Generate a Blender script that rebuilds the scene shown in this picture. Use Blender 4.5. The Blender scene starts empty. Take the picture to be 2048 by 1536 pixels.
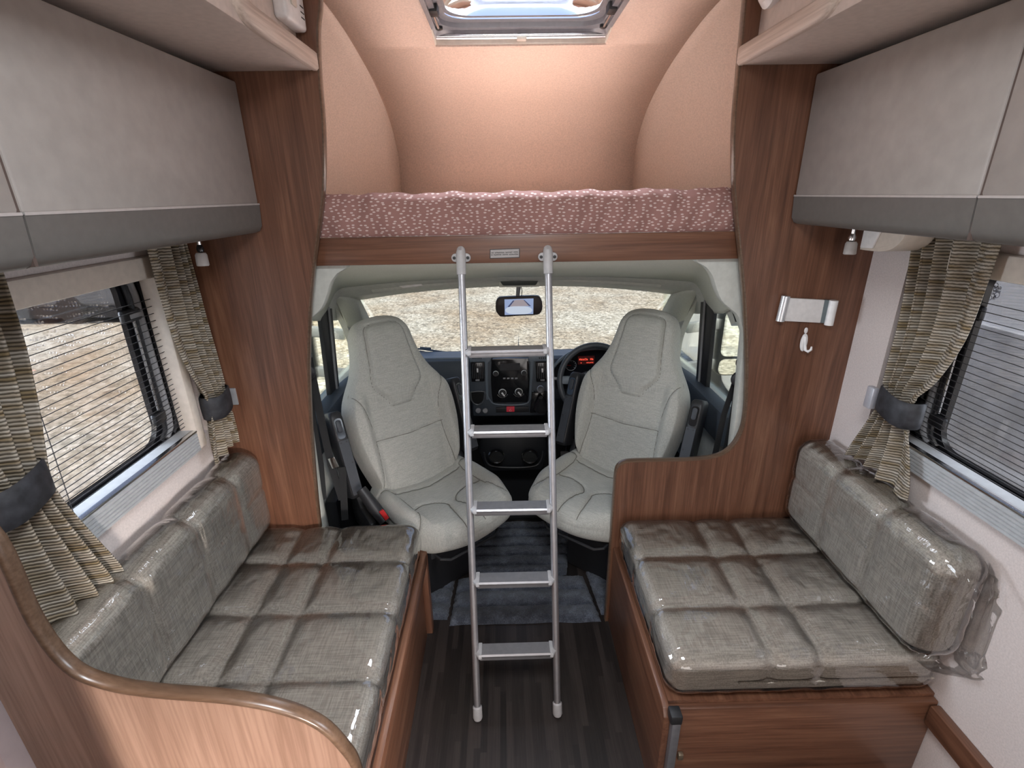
import bpy, bmesh, math, random
from mathutils import Vector, Matrix
random.seed(7)
scene = bpy.context.scene
COL = scene.collection
# ------------------------------------------------------------------ camera
F_PX, PITCH, YAW, ROLL, EYE = 1000.0, 0.3634, 0.0129, 0.0156, 1.65
sp, cp, sy, cy = math.sin(PITCH), math.cos(PITCH), math.sin(YAW), math.cos(YAW)
FWD = Vector((sy*cp, cy*cp, -sp))
R0 = Vector((cy, -sy, 0)); D0 = FWD.cross(R0)
RIGHT = R0*math.cos(ROLL) + D0*math.sin(ROLL)
DOWN = D0*math.cos(ROLL) - R0*math.sin(ROLL)
CAM = Vector((0, 0, EYE))
cd = bpy.data.cameras.new('camera'); co = bpy.data.objects.new('camera', cd); COL.objects.link(co)
cd.sensor_fit = 'HORIZONTAL'; cd.sensor_width = 36.0; cd.lens = 36.0*F_PX/2048.0
cd.clip_start = 0.02; cd.clip_end = 300
M = Matrix((RIGHT, -DOWN, -FWD)).transposed().to_4x4(); M.translation = CAM
co.matrix_world = M
scene.camera = co
# ------------------------------------------------------------------ world, sun, exposure
scene.view_settings.view_transform = 'Standard'; scene.view_settings.look = 'None'
scene.view_settings.exposure = 0.0; scene.view_settings.gamma = 1.0
scene.view_settings.use_curve_mapping = False
w = bpy.data.worlds.new('world'); scene.world = w; w.use_nodes = True
bg = w.node_tree.nodes['Background']
bg.inputs[0].default_value = (0.42, 0.54, 0.86, 1); bg.inputs[1].default_value = 1.4
def light(name, kind, loc, aim, energy, color=(1, 1, 1), **kw):
    l = bpy.data.lights.new(name, kind); l.energy = energy; l.color = color
    for k, v in kw.items(): setattr(l, k, v)
    o = bpy.data.objects.new(name, l); COL.objects.link(o); o.location = loc
    o.rotation_euler = (Vector(aim)-Vector(loc)).to_track_quat('-Z', 'Y').to_euler()
    return o
# bright hazy sun high behind the vehicle: lights the gravel, never shines in through the side windows
light('sun', 'SUN', (0, -5, 9), (0, 0, 0), 22.0, (1.0, 0.93, 0.82), angle=0.35)
# unseen area lights added to brighten the lounge: overhead, right rear and rear
light('ceiling_fill', 'AREA', (0.08, 0.12, 2.205), (0.08, 0.12, 0), 26, (0.88, 0.94, 1.0), shape='RECTANGLE', size=0.48, size_y=0.40)  # added fill light; no lit panel is built in the ceiling
light('end_panel_fill', 'AREA', (1.05, -1.70, 1.15), (-0.68, 0.65, 0.36), 8.0, (1.0, 0.92, 0.86), shape='RECTANGLE', size=0.32, size_y=0.45, spread=0.55)  # narrow light added to brighten the end panel; no kitchen window is built
light('overcab_rooflight_daylight', 'AREA', (0.08, 1.93, 2.275), (0.08, 1.93, 0), 9, (0.90, 0.95, 1.0), shape='RECTANGLE', size=0.50, size_y=0.36, spread=2.2)
light('left_window_daylight', 'AREA', (-1.075, 1.02, 1.22), (1.0, 1.02, 0.80), 7.5, (0.84, 0.92, 1.0), shape='RECTANGLE', size=0.62, size_y=0.44, spread=1.25)
light('right_window_daylight', 'AREA', (1.235, 0.85, 1.22), (-1.0, 1.05, 0.75), 3.2, (0.86, 0.93, 1.0), shape='RECTANGLE', size=0.62, size_y=0.44, spread=1.25)
light('rear_fill', 'AREA', (0.08, -1.93, 0.95), (0.08, 1.2, 0.75), 17, (1.0, 0.95, 0.92), shape='RECTANGLE', size=1.5, size_y=1.0)  # broad fill added at the rear wall, which has no window

# ------------------------------------------------------------------ helpers
def on(x, y, ax, val):
    """photo pixel -> point where its ray meets the plane axis ax = val"""
    v = FWD + RIGHT*((x-1024)/F_PX) + DOWN*((y-768)/F_PX)
    return CAM + v*((val-CAM[ax])/v[ax])
def onY(x, y, Y): return on(x, y, 1, Y)

class MB:
    def __init__(s): s.v = []; s.f = []
    def add(s, vs, fs):
        n = len(s.v); s.v += [Vector(p) for p in vs]; s.f += [tuple(i+n for i in f) for f in fs]; return s
    def box(s, x0, x1, y0, y1, z0, z1):
        return s.add([(x0,y0,z0),(x1,y0,z0),(x1,y1,z0),(x0,y1,z0),(x0,y0,z1),(x1,y0,z1),(x1,y1,z1),(x0,y1,z1)],
                     [(0,3,2,1),(4,5,6,7),(0,1,5,4),(1,2,6,5),(2,3,7,6),(3,0,4,7)])
    def prism(s, poly, ax, a, b):
        """polygon in the two other axes (x,y,z order), extruded along axis ax from a to b"""
        def p3(p, t):
            q = [0,0,0]; o = [i for i in range(3) if i != ax]; q[o[0]], q[o[1]] = p[0], p[1]; q[ax] = t; return q
        n = len(poly); vs = [p3(p, a) for p in poly] + [p3(p, b) for p in poly]
        return s.add(vs, [tuple(range(n))[::-1], tuple(range(n, 2*n))] + [(i, (i+1) % n, n+(i+1) % n, n+i) for i in range(n)])
    def tube(s, pts, r, n=10, cap=True):
        pts = [Vector(p) for p in pts]; rs = r if isinstance(r, (list, tuple)) else [r]*len(pts)
        rings = []; up = None
        for i, p in enumerate(pts):
            t = (pts[min(i+1, len(pts)-1)] - pts[max(i-1, 0)]).normalized()
            if up is None:
                up = Vector((0,0,1)) if abs(t.z) < .9 else Vector((1,0,0))
            a = t.cross(up).normalized(); b = a.cross(t).normalized(); up = b
            rings.append([p + a*(math.cos(2*math.pi*k/n)*rs[i]) + b*(math.sin(2*math.pi*k/n)*rs[i]) for k in range(n)])
        vs = [q for ring in rings for q in ring]; fs = []
        for i in range(len(pts)-1):
            for k in range(n): fs.append((i*n+k, i*n+(k+1) % n, (i+1)*n+(k+1) % n, (i+1)*n+k))
        if cap: fs += [tuple(range(n))[::-1], tuple(range((len(pts)-1)*n, len(pts)*n))]
        return s.add(vs, fs)
    def strip(s, pts, wdir, w, thick):
        """flat band: centre line pts, half width along wdir, thickness vector thick"""
        wd = Vector(wdir).normalized()*w; th = Vector(thick); n = len(pts); vs = []
        for p in pts:
            p = Vector(p); vs += [p-wd, p+wd, p+wd+th, p-wd+th]
        fs = [(0,1,2,3)[::-1], tuple(4*(n-1)+k for k in range(4))]
        for i in range(n-1):
            for k in range(4): fs.append((4*i+k, 4*i+(k+1) % 4, 4*i+4+(k+1) % 4, 4*i+4+k))
        return s.add(vs, fs)
    def lathe(s, prof, origin, axis, n=20):
        """prof: (radius, distance along axis)"""
        ax = Vector(axis).normalized(); t = Vector((0,0,1)) if abs(ax.z) < .9 else Vector((1,0,0))
        a = ax.cross(t).normalized(); b = ax.cross(a); o = Vector(origin); vs = []; fs = []
        for r, h in prof:
            for k in range(n): vs.append(o + ax*h + a*(r*math.cos(2*math.pi*k/n)) + b*(r*math.sin(2*math.pi*k/n)))
        m = len(prof)
        for i in range(m-1):
            for k in range(n): fs.append((i*n+k, i*n+(k+1) % n, (i+1)*n+(k+1) % n, (i+1)*n+k))
        fs += [tuple(range(n))[::-1], tuple(range((m-1)*n, m*n))]
        return s.add(vs, fs)
    def grid(s, rows, close_u=False):
        n = len(rows[0]); m = len(rows); vs = [p for r in rows for p in r]; fs = []
        for i in range(m-1):
            for k in range(n if close_u else n-1):
                fs.append((i*n+k, i*n+(k+1) % n, (i+1)*n+(k+1) % n, (i+1)*n+k))
        return s.add(vs, fs)
    def plate(s, quad, d):
        """a flat polygon (3-D points) thickened by the vector d"""
        d = Vector(d); n = len(quad); vs = [Vector(p) for p in quad]; vs += [p+d for p in vs]
        return s.add(vs, [tuple(range(n))[::-1], tuple(range(n, 2*n))] + [(i, (i+1) % n, n+(i+1) % n, n+i) for i in range(n)])
    def mirror(s, cx):
        m = MB(); m.v = [Vector((2*cx-p.x, p.y, p.z)) for p in s.v]; m.f = [tuple(f[::-1]) for f in s.f]; return m

def wloc(o):
    v = Vector((0,0,0))
    while o: v += o.location; o = o.parent
    return v
def build(name, mb, mat, parent=None, local=False, weld=False, bevel=0, seg=2, smooth=True, angle=38, fix=True, solid=0, uv=None, origin=None):
    me = bpy.data.meshes.new(name)
    off = Vector((0,0,0)) if local or not parent else wloc(parent)
    if origin is not None: off = Vector(origin)
    me.from_pydata([p-off for p in mb.v], [], mb.f)
    if fix or bevel:
        bm = bmesh.new(); bm.from_mesh(me)
        if weld: bmesh.ops.remove_doubles(bm, verts=bm.verts, dist=1e-5)
        if fix: bmesh.ops.recalc_face_normals(bm, faces=bm.faces)
        if bevel:
            es = [e for e in bm.edges if len(e.link_faces) == 2 and e.calc_face_angle(0) > math.radians(28)]
            bmesh.ops.bevel(bm, geom=es, offset=bevel, segments=seg, profile=.5, affect='EDGES', clamp_overlap=True)
        bm.to_mesh(me); bm.free()
    if uv:
        ul = me.uv_layers.new(name='UVMap')
        for l in me.loops: ul.data[l.index].uv = uv[l.vertex_index]
    if smooth:
        me.polygons.foreach_set('use_smooth', [True]*len(me.polygons))
        me.set_sharp_from_angle(angle=math.radians(angle))
    if mat: me.materials.append(mat)
    o = bpy.data.objects.new(name, me); COL.objects.link(o)
    if parent: o.parent = parent
    if origin is not None: o.location = off - (wloc(parent) if parent else Vector((0,0,0)))
    if solid:
        sm = o.modifiers.new('solid', 'SOLIDIFY'); sm.thickness = solid; sm.offset = -1
    return o
def tag(o, label, cat, group=None):
    o['label'] = label; o['category'] = cat
    if group: o['group'] = group
    return o
def thing(name, label, cat, loc=(0,0,0), rz=0, group=None):
    o = bpy.data.objects.new(name, None); COL.objects.link(o); o.location = loc; o.rotation_euler = (0,0,rz)
    o.empty_display_size = .05
    return tag(o, label, cat, group)
def struct(o, label=None):
    o['kind'] = 'structure'
    if label: o['label'] = label
    return o
def sroot(name, loc, label):
    o = bpy.data.objects.new(name, None); COL.objects.link(o); o.location = loc; o.empty_display_size = .05
    return struct(o, label)

def lerp(a, b, t): return a+(b-a)*t
def sm(a, b, x):
    t = max(0, min(1, (x-a)/(b-a))); return t*t*(3-2*t)
def catmull(pts, n=8):
    """smooth curve through points of any dimension"""
    P = [tuple(p) for p in pts]; out = []
    for i in range(len(P)-1):
        p0 = P[max(i-1,0)]; p1 = P[i]; p2 = P[i+1]; p3 = P[min(i+2, len(P)-1)]
        for k in range(n):
            t = k/n
            out.append(tuple(.5*((2*b)+(-a+c)*t+(2*a-5*b+4*c-d)*t*t+(-a+3*b-3*c+d)*t**3) for a,b,c,d in zip(p0,p1,p2,p3)))
    out.append(P[-1]); return out
def rrect(x0, x1, y0, y1, r, n=5):
    """rounded rectangle outline"""
    out = []
    for cx_, cy_, a0 in ((x1-r, y1-r, 0), (x0+r, y1-r, 90), (x0+r, y0+r, 180), (x1-r, y0+r, 270)):
        for k in range(n+1):
            a = math.radians(a0+90*k/n); out.append((cx_+r*math.cos(a), cy_+r*math.sin(a)))
    return out

# ------------------------------------------------------------------ materials
def nodes(name):
    m = bpy.data.materials.new(name); m.use_nodes = True; nt = m.node_tree
    return m, nt, nt.nodes['Principled BSDF']
def N(nt, kind, **kw):
    n = nt.nodes.new(kind)
    for k, v in kw.items():
        if k in n.inputs: n.inputs[k].default_value = v
        else: setattr(n, k, v)
    return n
def ramp(nt, stops):
    r = nt.nodes.new('ShaderNodeValToRGB'); e = r.color_ramp.elements
    while len(e) < len(stops): e.new(.5)
    for i, (p, c) in enumerate(stops): e[i].position = p; e[i].color = (*c, 1)
    return r
def mapping(nt, scale, coord='Object', rot=(0,0,0)):
    tc = nt.nodes.new('ShaderNodeTexCoord'); mp = nt.nodes.new('ShaderNodeMapping')
    mp.inputs['Scale'].default_value = scale; mp.inputs['Rotation'].default_value = rot
    nt.links.new(tc.outputs[coord], mp.inputs[0]); return mp
def bump(nt, src, bs, strength, dist=.002):
    b = nt.nodes.new('ShaderNodeBump'); b.inputs['Strength'].default_value = strength; b.inputs['Distance'].default_value = dist
    nt.links.new(src, b.inputs['Height']); nt.links.new(b.outputs[0], bs.inputs['Normal']); return b
def plain(name, c, rough=.5, metal=0, noise=0, nscale=60, spec=.5):
    m, nt, b = nodes(name)
    b.inputs['Base Color'].default_value = (*c, 1); b.inputs['Roughness'].default_value = rough; b.inputs['Metallic'].default_value = metal
    b.inputs['Specular IOR Level'].default_value = spec
    mp = mapping(nt, (1,1,1)); t = N(nt, 'ShaderNodeTexNoise', Scale=nscale, Detail=3.0); nt.links.new(mp.outputs[0], t.inputs['Vector'])
    d = .06 + noise
    r = ramp(nt, [(.3, tuple(x*(1-d) for x in c)), (.7, tuple(min(1, x*(1+d)) for x in c))])
    nt.links.new(t.outputs['Fac'], r.inputs[0]); nt.links.new(r.outputs[0], b.inputs['Base Color'])
    if noise: bump(nt, t.outputs['Fac'], b, .25, .001)
    return m
def wood(name, axis, dark, mid, light_, rough=.42, coat=.25):
    m, nt, b = nodes(name)
    sc = [16.0, 16.0, 16.0]; sc['xyz'.index(axis)] = .9
    mp = mapping(nt, sc)
    n1 = N(nt, 'ShaderNodeTexNoise', Scale=1.6, Detail=6.0, Roughness=.62, Distortion=1.1); nt.links.new(mp.outputs[0], n1.inputs['Vector'])
    sc2 = [170.0]*3; sc2['xyz'.index(axis)] = 5.0
    mp2 = mapping(nt, sc2)
    n2 = N(nt, 'ShaderNodeTexNoise', Scale=1.0, Detail=2.0); nt.links.new(mp2.outputs[0], n2.inputs['Vector'])
    r = ramp(nt, [(.28, dark), (.5, mid), (.72, light_)]); nt.links.new(n1.outputs['Fac'], r.inputs[0])
    r2 = ramp(nt, [(.35, (.72,.68,.65)), (.62, (1,1,1))]); nt.links.new(n2.outputs['Fac'], r2.inputs[0])
    mx = N(nt, 'ShaderNodeMix', data_type='RGBA', blend_type='MULTIPLY'); mx.inputs[0].default_value = .8
    nt.links.new(r.outputs[0], mx.inputs[6]); nt.links.new(r2.outputs[0], mx.inputs[7]); nt.links.new(mx.outputs[2], b.inputs['Base Color'])
    b.inputs['Roughness'].default_value = rough; b.inputs['Coat Weight'].default_value = coat; b.inputs['Coat Roughness'].default_value = .25
    bump(nt, n2.outputs['Fac'], b, .08, .0006)
    return m
def fabric(name, c, thread=420, contrast=.28, axes=('x','y'), rough=.92, bstr=.35):
    """linen: crossing threads as stretched noise"""
    m, nt, b = nodes(name)
    outs = []
    for a in axes:
        s = [thread]*3; s['xyz'.index(a)] = thread*.06
        mp = mapping(nt, s); t = N(nt, 'ShaderNodeTexNoise', Scale=1.0, Detail=1.0); nt.links.new(mp.outputs[0], t.inputs['Vector']); outs.append(t.outputs['Fac'])
    ad = N(nt, 'ShaderNodeMath', operation='ADD'); nt.links.new(outs[0], ad.inputs[0]); nt.links.new(outs[1], ad.inputs[1])
    ha = N(nt, 'ShaderNodeMath', operation='MULTIPLY'); ha.inputs[1].default_value = .5; nt.links.new(ad.outputs[0], ha.inputs[0])
    r = ramp(nt, [(.38, tuple(x*(1-contrast) for x in c)), (.62, tuple(min(1, x*(1+contrast)) for x in c))]); nt.links.new(ha.outputs[0], r.inputs[0])
    nt.links.new(r.outputs[0], b.inputs['Base Color']); b.inputs['Roughness'].default_value = rough
    b.inputs['Sheen Weight'].default_value = .15; b.inputs['Specular IOR Level'].default_value = .2
    bump(nt, ha.outputs[0], b, bstr, .0012)
    return m
def clear(name, tint=(1,1,1), gloss=1.0, rough=.03, ior=1.45, wrinkle=None, wscale=1.0):
    """thin clear sheet: passes light straight, mirrors at the surface by Fresnel"""
    m = bpy.data.materials.new(name); m.use_nodes = True; nt = m.node_tree; nt.nodes.clear()
    out = nt.nodes.new('ShaderNodeOutputMaterial'); mx = nt.nodes.new('ShaderNodeMixShader')
    tr = nt.nodes.new('ShaderNodeBsdfTransparent'); tr.inputs[0].default_value = (*tint, 1)
    gl = nt.nodes.new('ShaderNodeBsdfGlossy'); gl.inputs['Roughness'].default_value = rough; gl.inputs[0].default_value = (1,1,1,1)
    fr = nt.nodes.new('ShaderNodeFresnel'); fr.inputs[0].default_value = ior
    mu = N(nt, 'ShaderNodeMath', operation='MULTIPLY', use_clamp=True); mu.inputs[1].default_value = gloss
    nt.links.new(fr.outputs[0], mu.inputs[0]); nt.links.new(mu.outputs[0], mx.inputs[0])
    nt.links.new(tr.outputs[0], mx.inputs[1]); nt.links.new(gl.outputs[0], mx.inputs[2]); nt.links.new(mx.outputs[0], out.inputs[0])
    if wrinkle:
        mp = mapping(nt, tuple(wscale*x for x in wrinkle))
        t = N(nt, 'ShaderNodeTexNoise', Scale=1.0, Detail=3.0, Roughness=.5, Distortion=.8); nt.links.new(mp.outputs[0], t.inputs['Vector'])
        b = nt.nodes.new('ShaderNodeBump'); b.inputs['Strength'].default_value = .35; b.inputs['Distance'].default_value = .006
        nt.links.new(t.outputs['Fac'], b.inputs['Height'])
        nt.links.new(b.outputs[0], gl.inputs['Normal']); nt.links.new(b.outputs[0], fr.inputs['Normal'])
    return m
def emit(name, c, s=1.0):
    m, nt, b = nodes(name); b.inputs['Base Color'].default_value = (*(x*.2 for x in c), 1)
    b.inputs['Emission Color'].default_value = (*c, 1); b.inputs['Emission Strength'].default_value = s
    return m

WD, WM, WL = (.085,.034,.018), (.162,.070,.039), (.23,.110,.063)
wood_z = wood('walnut_wood_upright', 'z', WD, WM, WL)
wood_x = wood('walnut_wood_across', 'x', WD, WM, WL)
wood_y = wood('walnut_wood_along', 'y', WD, WM, WL)
wood_edge = wood('walnut_edge_band', 'x', (.105,.062,.038), (.135,.08,.05), (.165,.10,.064), rough=.3, coat=.5)
pale_wood = wood('pale_ash_trim', 'y', (.55,.43,.36), (.68,.56,.48), (.74,.63,.56), rough=.5, coat=.1)
wall_mat = plain('wall_board_beige', (.62,.545,.515), .75, noise=.02, nscale=220)
locker_mat = plain('locker_board_cream', (.34,.305,.28), .42, nscale=30)
locker_grey = plain('locker_band_grey', (.135,.125,.115), .38)
locker_bead = plain('locker_bead_silver', (.55,.52,.50), .3, .3)
soffit_mat = plain('soffit_board_beige', (.66,.56,.50), .6)
luton_mat = plain('overcab_lining_fabric', (.72,.535,.44), .9, noise=.04, nscale=160)
cheek_mat = plain('overcab_cheek_fabric', (.67,.525,.44), .9, noise=.04, nscale=160)
pipe_mat = plain('overcab_piping', (.60,.42,.33), .7)
cream_pl = plain('cream_plastic', (.66,.58,.50), .4)
white_pl = plain('white_plastic', (.78,.76,.75), .35)
grey_pl = plain('grey_plastic', (.25,.25,.26), .45)
black_pl = plain('black_plastic', (.018,.018,.02), .45)
black_gl = plain('gloss_black_plastic', (.010,.010,.011), .12)
black_web = plain('black_webbing', (.015,.015,.016), .85, noise=.1, nscale=500)
dash_mat = plain('dash_plastic_slate', (.045,.054,.066), .5, noise=.05, nscale=400)
dash_top = plain('dash_trim_blue_grey', (.13,.155,.18), .42)
cab_trim = plain('cab_trim_grey_green', (.62,.63,.56), .6, noise=.02, nscale=260)
cab_lite = plain('cab_trim_light', (.52,.525,.48), .55)
alu = plain('brushed_aluminium', (.42,.41,.42), .45, .85)
alu_cap = plain('grey_nylon_cap', (.42,.41,.41), .5)
steel = plain('bright_steel', (.75,.75,.76), .18, 1.0)
rubber = plain('black_rubber', (.015,.015,.016), .6)
white_paint = plain('white_paint', (.80,.81,.82), .25)
red_pl = plain('red_plastic', (.55,.03,.03), .35)
sofa_fab = fabric('sofa_linen_taupe', (.37,.33,.285), 300, .22)
back_fab = fabric('sofa_back_linen_taupe', (.35,.315,.27), 300, .25, axes=('z','y'))
seat_fab = fabric('seat_cloth_light_grey', (.43,.425,.385), 420, .14, axes=('x','z'))
film = clear('clear_film', (.99,.99,.99), 2.1, .03, 1.5, (22, 9, 22), 1.0)
film_tight = clear('clear_film_tight', (.99,.99,.99), 2.3, .035, 1.5, (10, 55, 10), 1.0)
pane = clear('acrylic_pane', (.80,.81,.83), .8, .02)
cabglass = clear('cab_glass', (.88,.93,.90), .7, .01)
mirror_gl = plain('mirror_glass', (.85,.88,.88), .02, 1.0)
roof_gl = clear('rooflight_dome', (.92,.95,1.0), 1.0, .03)

# ------------------------------------------------------------------ the setting
XL, XR, CX = -0.985, 1.145, 0.08      # side walls and centre line of the living area
YP = 1.57                             # wooden bulkhead between lounge and cab
def vinyl():
    m, nt, b = nodes('floor_vinyl_strips')
    tc = nt.nodes.new('ShaderNodeTexCoord'); sx = nt.nodes.new('ShaderNodeSeparateXYZ'); nt.links.new(tc.outputs['Object'], sx.inputs[0])
    d = N(nt, 'ShaderNodeMath', operation='DIVIDE'); d.inputs[1].default_value = .021; nt.links.new(sx.outputs[0], d.inputs[0])
    fl = N(nt, 'ShaderNodeMath', operation='FLOOR'); nt.links.new(d.outputs[0], fl.inputs[0])
    w1 = N(nt, 'ShaderNodeTexWhiteNoise', noise_dimensions='1D'); nt.links.new(fl.outputs[0], w1.inputs['W'])
    off = N(nt, 'ShaderNodeMath', operation='MULTIPLY_ADD'); off.inputs[1].default_value = 2.3
    nt.links.new(sx.outputs[1], off.inputs[0]); nt.links.new(w1.outputs[0], off.inputs[2])
    f2 = N(nt, 'ShaderNodeMath', operation='FLOOR'); nt.links.new(off.outputs[0], f2.inputs[0])
    cb = nt.nodes.new('ShaderNodeCombineXYZ'); nt.links.new(fl.outputs[0], cb.inputs[0]); nt.links.new(f2.outputs[0], cb.inputs[1])
    w2 = N(nt, 'ShaderNodeTexWhiteNoise', noise_dimensions='2D'); nt.links.new(cb.outputs[0], w2.inputs['Vector'])
    mp = mapping(nt, (220, 7, 1)); n = N(nt, 'ShaderNodeTexNoise', Scale=1.0, Detail=3.0); nt.links.new(mp.outputs[0], n.inputs['Vector'])
    ad = N(nt, 'ShaderNodeMath', operation='MULTIPLY_ADD'); ad.inputs[1].default_value = .55; nt.links.new(n.outputs['Fac'], ad.inputs[0])
    h = N(nt, 'ShaderNodeMath', operation='MULTIPLY'); h.inputs[1].default_value = .5; nt.links.new(w2.outputs[0], h.inputs[0]); nt.links.new(h.outputs[0], ad.inputs[2])
    r = ramp(nt, [(.15, (.010,.008,.0075)), (.5, (.026,.020,.018)), (.85, (.050,.039,.035))]); nt.links.new(ad.outputs[0], r.inputs[0])
    nt.links.new(r.outputs[0], b.inputs['Base Color']); b.inputs['Roughness'].default_value = .42
    bump(nt, n.outputs['Fac'], b, .15, .0006)
    return m
struct(build('floor', MB().box(XL, XR, -2.0, 2.27, -.04, 0), vinyl(), smooth=False))
cabfloor = plain('cab_floor_carpet', (.012,.012,.014), .9, noise=.2, nscale=300)
struct(build('floor_cab', MB().box(-.80, .92, 2.27, 3.2, -.05, .02), cabfloor, smooth=False), 'black carpeted cab footwell floor')

def wall_side(name, x0, x1, y0, y1, z0, z1):
    mb = MB(); mb.box(x0, x1, -2.0, y0, 0, 2.24); mb.box(x0, x1, y1, 1.62, 0, 2.24)
    mb.box(x0, x1, y0, y1, 0, z0); mb.box(x0, x1, y0, y1, z1, 2.24)
    return struct(build(name, mb, wall_mat, smooth=False))
wall_side('wall_left', XL-.05, XL, .66, 1.51, .935, 1.485)
wall_side('wall_right', XR, XR+.05, .34, 1.42, .935, 1.485)
struct(build('wall_back', MB().box(XL-.05, XR+.05, -2.06, -2.0, 0, 2.24), wall_mat, smooth=False))
cm = MB().box(XL-.05, XR+.05, -2.06, 1.60, 2.22, 2.25)
struct(build('ceiling', cm, soffit_mat, smooth=False))

# bulkhead: shaped wooden panels left and right, with a pale edge band
EL = [(-.455,2.24),(-.462,2.126),(-.478,2.06),(-.489,1.958),(-.497,1.837),(-.514,1.709),(-.536,1.614),(-.561,1.529),(-.586,1.44),(-.616,1.317),(-.641,1.185),(-.657,1.082),(-.678,.898),(-.694,.72),(-.708,.517),(-.715,.30),(-.72,0)]
ER = [(.645,2.24),(.649,2.116),(.652,2.049),(.656,1.945),(.662,1.823),(.680,1.692),(.701,1.595),(.723,1.508),(.746,1.418),(.775,1.291),(.800,1.156),(.817,1.05),(.831,.92),(.825,.843),(.795,.784),(.745,.755),(.656,.745),(.55,.745),(.475,.745),(.425,.742),(.400,.725),(.392,.69),(.391,.586),(.390,0)]
for nm, E_, xw, lab in (('wall_front_left', EL, XL, 'left dark wooden bulkhead panel with wavy edge'), ('wall_front_right', ER, XR, 'right dark wooden bulkhead panel stepping down beside driver seat')):
    cur = catmull(E_, 4)
    poly = cur + [(xw, 0), (xw, 2.24)]
    o = struct(build(nm, MB().prism(poly, 1, YP, YP+.022), wood_z, smooth=False), lab)
    sgn = 1 if nm.endswith('left') else -1
    rows = []
    for i, (x, z) in enumerate(cur):
        a = cur[max(i-1,0)]; b = cur[min(i+1,len(cur)-1)]; tx, tz = b[0]-a[0], b[1]-a[1]; l = math.hypot(tx, tz)
        nx, nz = (-tz/l*sgn*1.0, tx/l*sgn*1.0)
        if nx*sgn < 0 and abs(nx) > .7: nx, nz = -nx, -nz
        rows.append([Vector((x+nx*h, YP+y, z+nz*h)) for y, h in ((-.0015,-.002),(-.0015,.002),(.003,.004),(.019,.004),(.0235,.002),(.0235,-.002))])
    build('edge_band', MB().grid(rows), wood_edge, o)

# ------------------------------------------------------------------ overcab bed space
prof = catmull([(2.80,1.42),(2.815,1.60),(2.83,1.70),(2.82,1.86),(2.67,2.02),(2.46,2.11),(2.25,2.165),(2.06,2.20),(1.90,2.217),(1.75,2.221),(1.60,2.222)], 14)
xs0, xs1 = -.525, .685
# vault lining with the roof-light opening cut out between y 1.70 and 2.165
RX0, RX1, RY0, RY1 = -.235, .395, 1.66, 2.175
def vz(y):
    best = None
    for (ya, za), (yb, zb) in zip(prof, prof[1:]):
        if min(ya, yb) <= y <= max(ya, yb) and za > 1.9 and abs(ya-yb) > 1e-6: best = za+(zb-za)*(y-ya)/(yb-ya)
    return best if best else 2.222
pr2 = sorted([p for p in prof if p[1] > 1.9] + [(RY0, vz(RY0)), (RY1, vz(RY1))], key=lambda p: -p[0])
pr2 = [p for p in pr2 if p[0] in (RY0, RY1) or min(abs(p[0]-RY0), abs(p[0]-RY1)) > .008]
prof2 = [p for p in prof if p[1] <= 1.9] + pr2
vb = MB(); xs = [xs0, RX0, RX1, xs1]
for (ya, za), (yb, zb) in zip(prof2, prof2[1:]):
    for k in range(3):
        if k == 1 and yb >= RY0-1e-6 and ya <= RY1+1e-6: continue
        vb.add([(xs[k],ya,za),(xs[k+1],ya,za),(xs[k+1],yb,zb),(xs[k],yb,zb)], [(0,1,2,3)])
struct(build('wall_overcab_vault', vb, luton_mat, angle=180, solid=.02, weld=True), 'curved beige fabric lining over the cab bed')
for s, xs_, nm in ((-1, xs0, 'wall_overcab_cheek_left'), (1, xs1, 'wall_overcab_cheek_right')):
    rows = []
    xo = XL if s < 0 else XR
    for (y, z) in prof:
        row = []
        for k in range(9):
            t = k/8; yy = lerp(y, min(y, 1.60), sm(0,1,t)*.35+t*.65); bul = math.sin(math.pi*t)*.05
            row.append(Vector((lerp(xs_, xo, t), max(1.595, yy+bul*min(1,(y-1.6))), z)))
        rows.append(row)
    struct(build(nm, MB().grid(rows), cheek_mat, angle=70, solid=.01), 'beige fabric cheek of the overcab bed, %s of the vault' % ('left' if s < 0 else 'right'))
    tag(build('piping_seam', MB().tube([(xs_, y-.006, z-.006) for y, z in prof], .011, 10), pipe_mat), 'padded beige piping along the %s seam of the overcab vault' % ('left' if s < 0 else 'right'), 'piping', 'overcab piping')

# overcab roof light
rl = sroot('window_roof', (CX, 1.92, 2.2), 'rectangular roof light with clear dome and cream frame in the overcab lining')
fw = .035
for nm, (x0, x1, y0, y1) in (('frame_front', (RX0-.01, RX1+.01, RY1-.005, RY1+.03)), ('frame_back', (RX0-.01, RX1+.01, RY0-.03, RY0+.005))):
    build(nm, MB().add([(x0,y0,vz(y0)-.016),(x1,y0,vz(y0)-.016),(x1,y1,vz(y1)-.016),(x0,y1,vz(y1)-.016),(x0,y0,vz(y0)+.03),(x1,y0,vz(y0)+.03),(x1,y1,vz(y1)+.03),(x0,y1,vz(y1)+.03)],
          [(0,3,2,1),(4,5,6,7),(0,1,5,4),(1,2,6,5),(2,3,7,6),(3,0,4,7)]), cream_pl, rl, bevel=.006)
ys = [lerp(RY0-.02, RY1+.005, k/12) for k in range(13)]
for x0, x1 in ((RX0-.03, RX0+.004), (RX1-.004, RX1+.03)):
    rows = [[Vector((x0,y,vz(y)+.02)),Vector((x0,y,vz(y)-.012)),Vector((x0+.006,y,vz(y)-.018)),Vector((x1-.006,y,vz(y)-.018)),Vector((x1,y,vz(y)-.012)),Vector((x1,y,vz(y)+.09))] for y in ys]
    build('frame_side', MB().grid(rows), cream_pl, rl)
ra = MB()   # dark upstand with rounded lower corners and stacked seals
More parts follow.
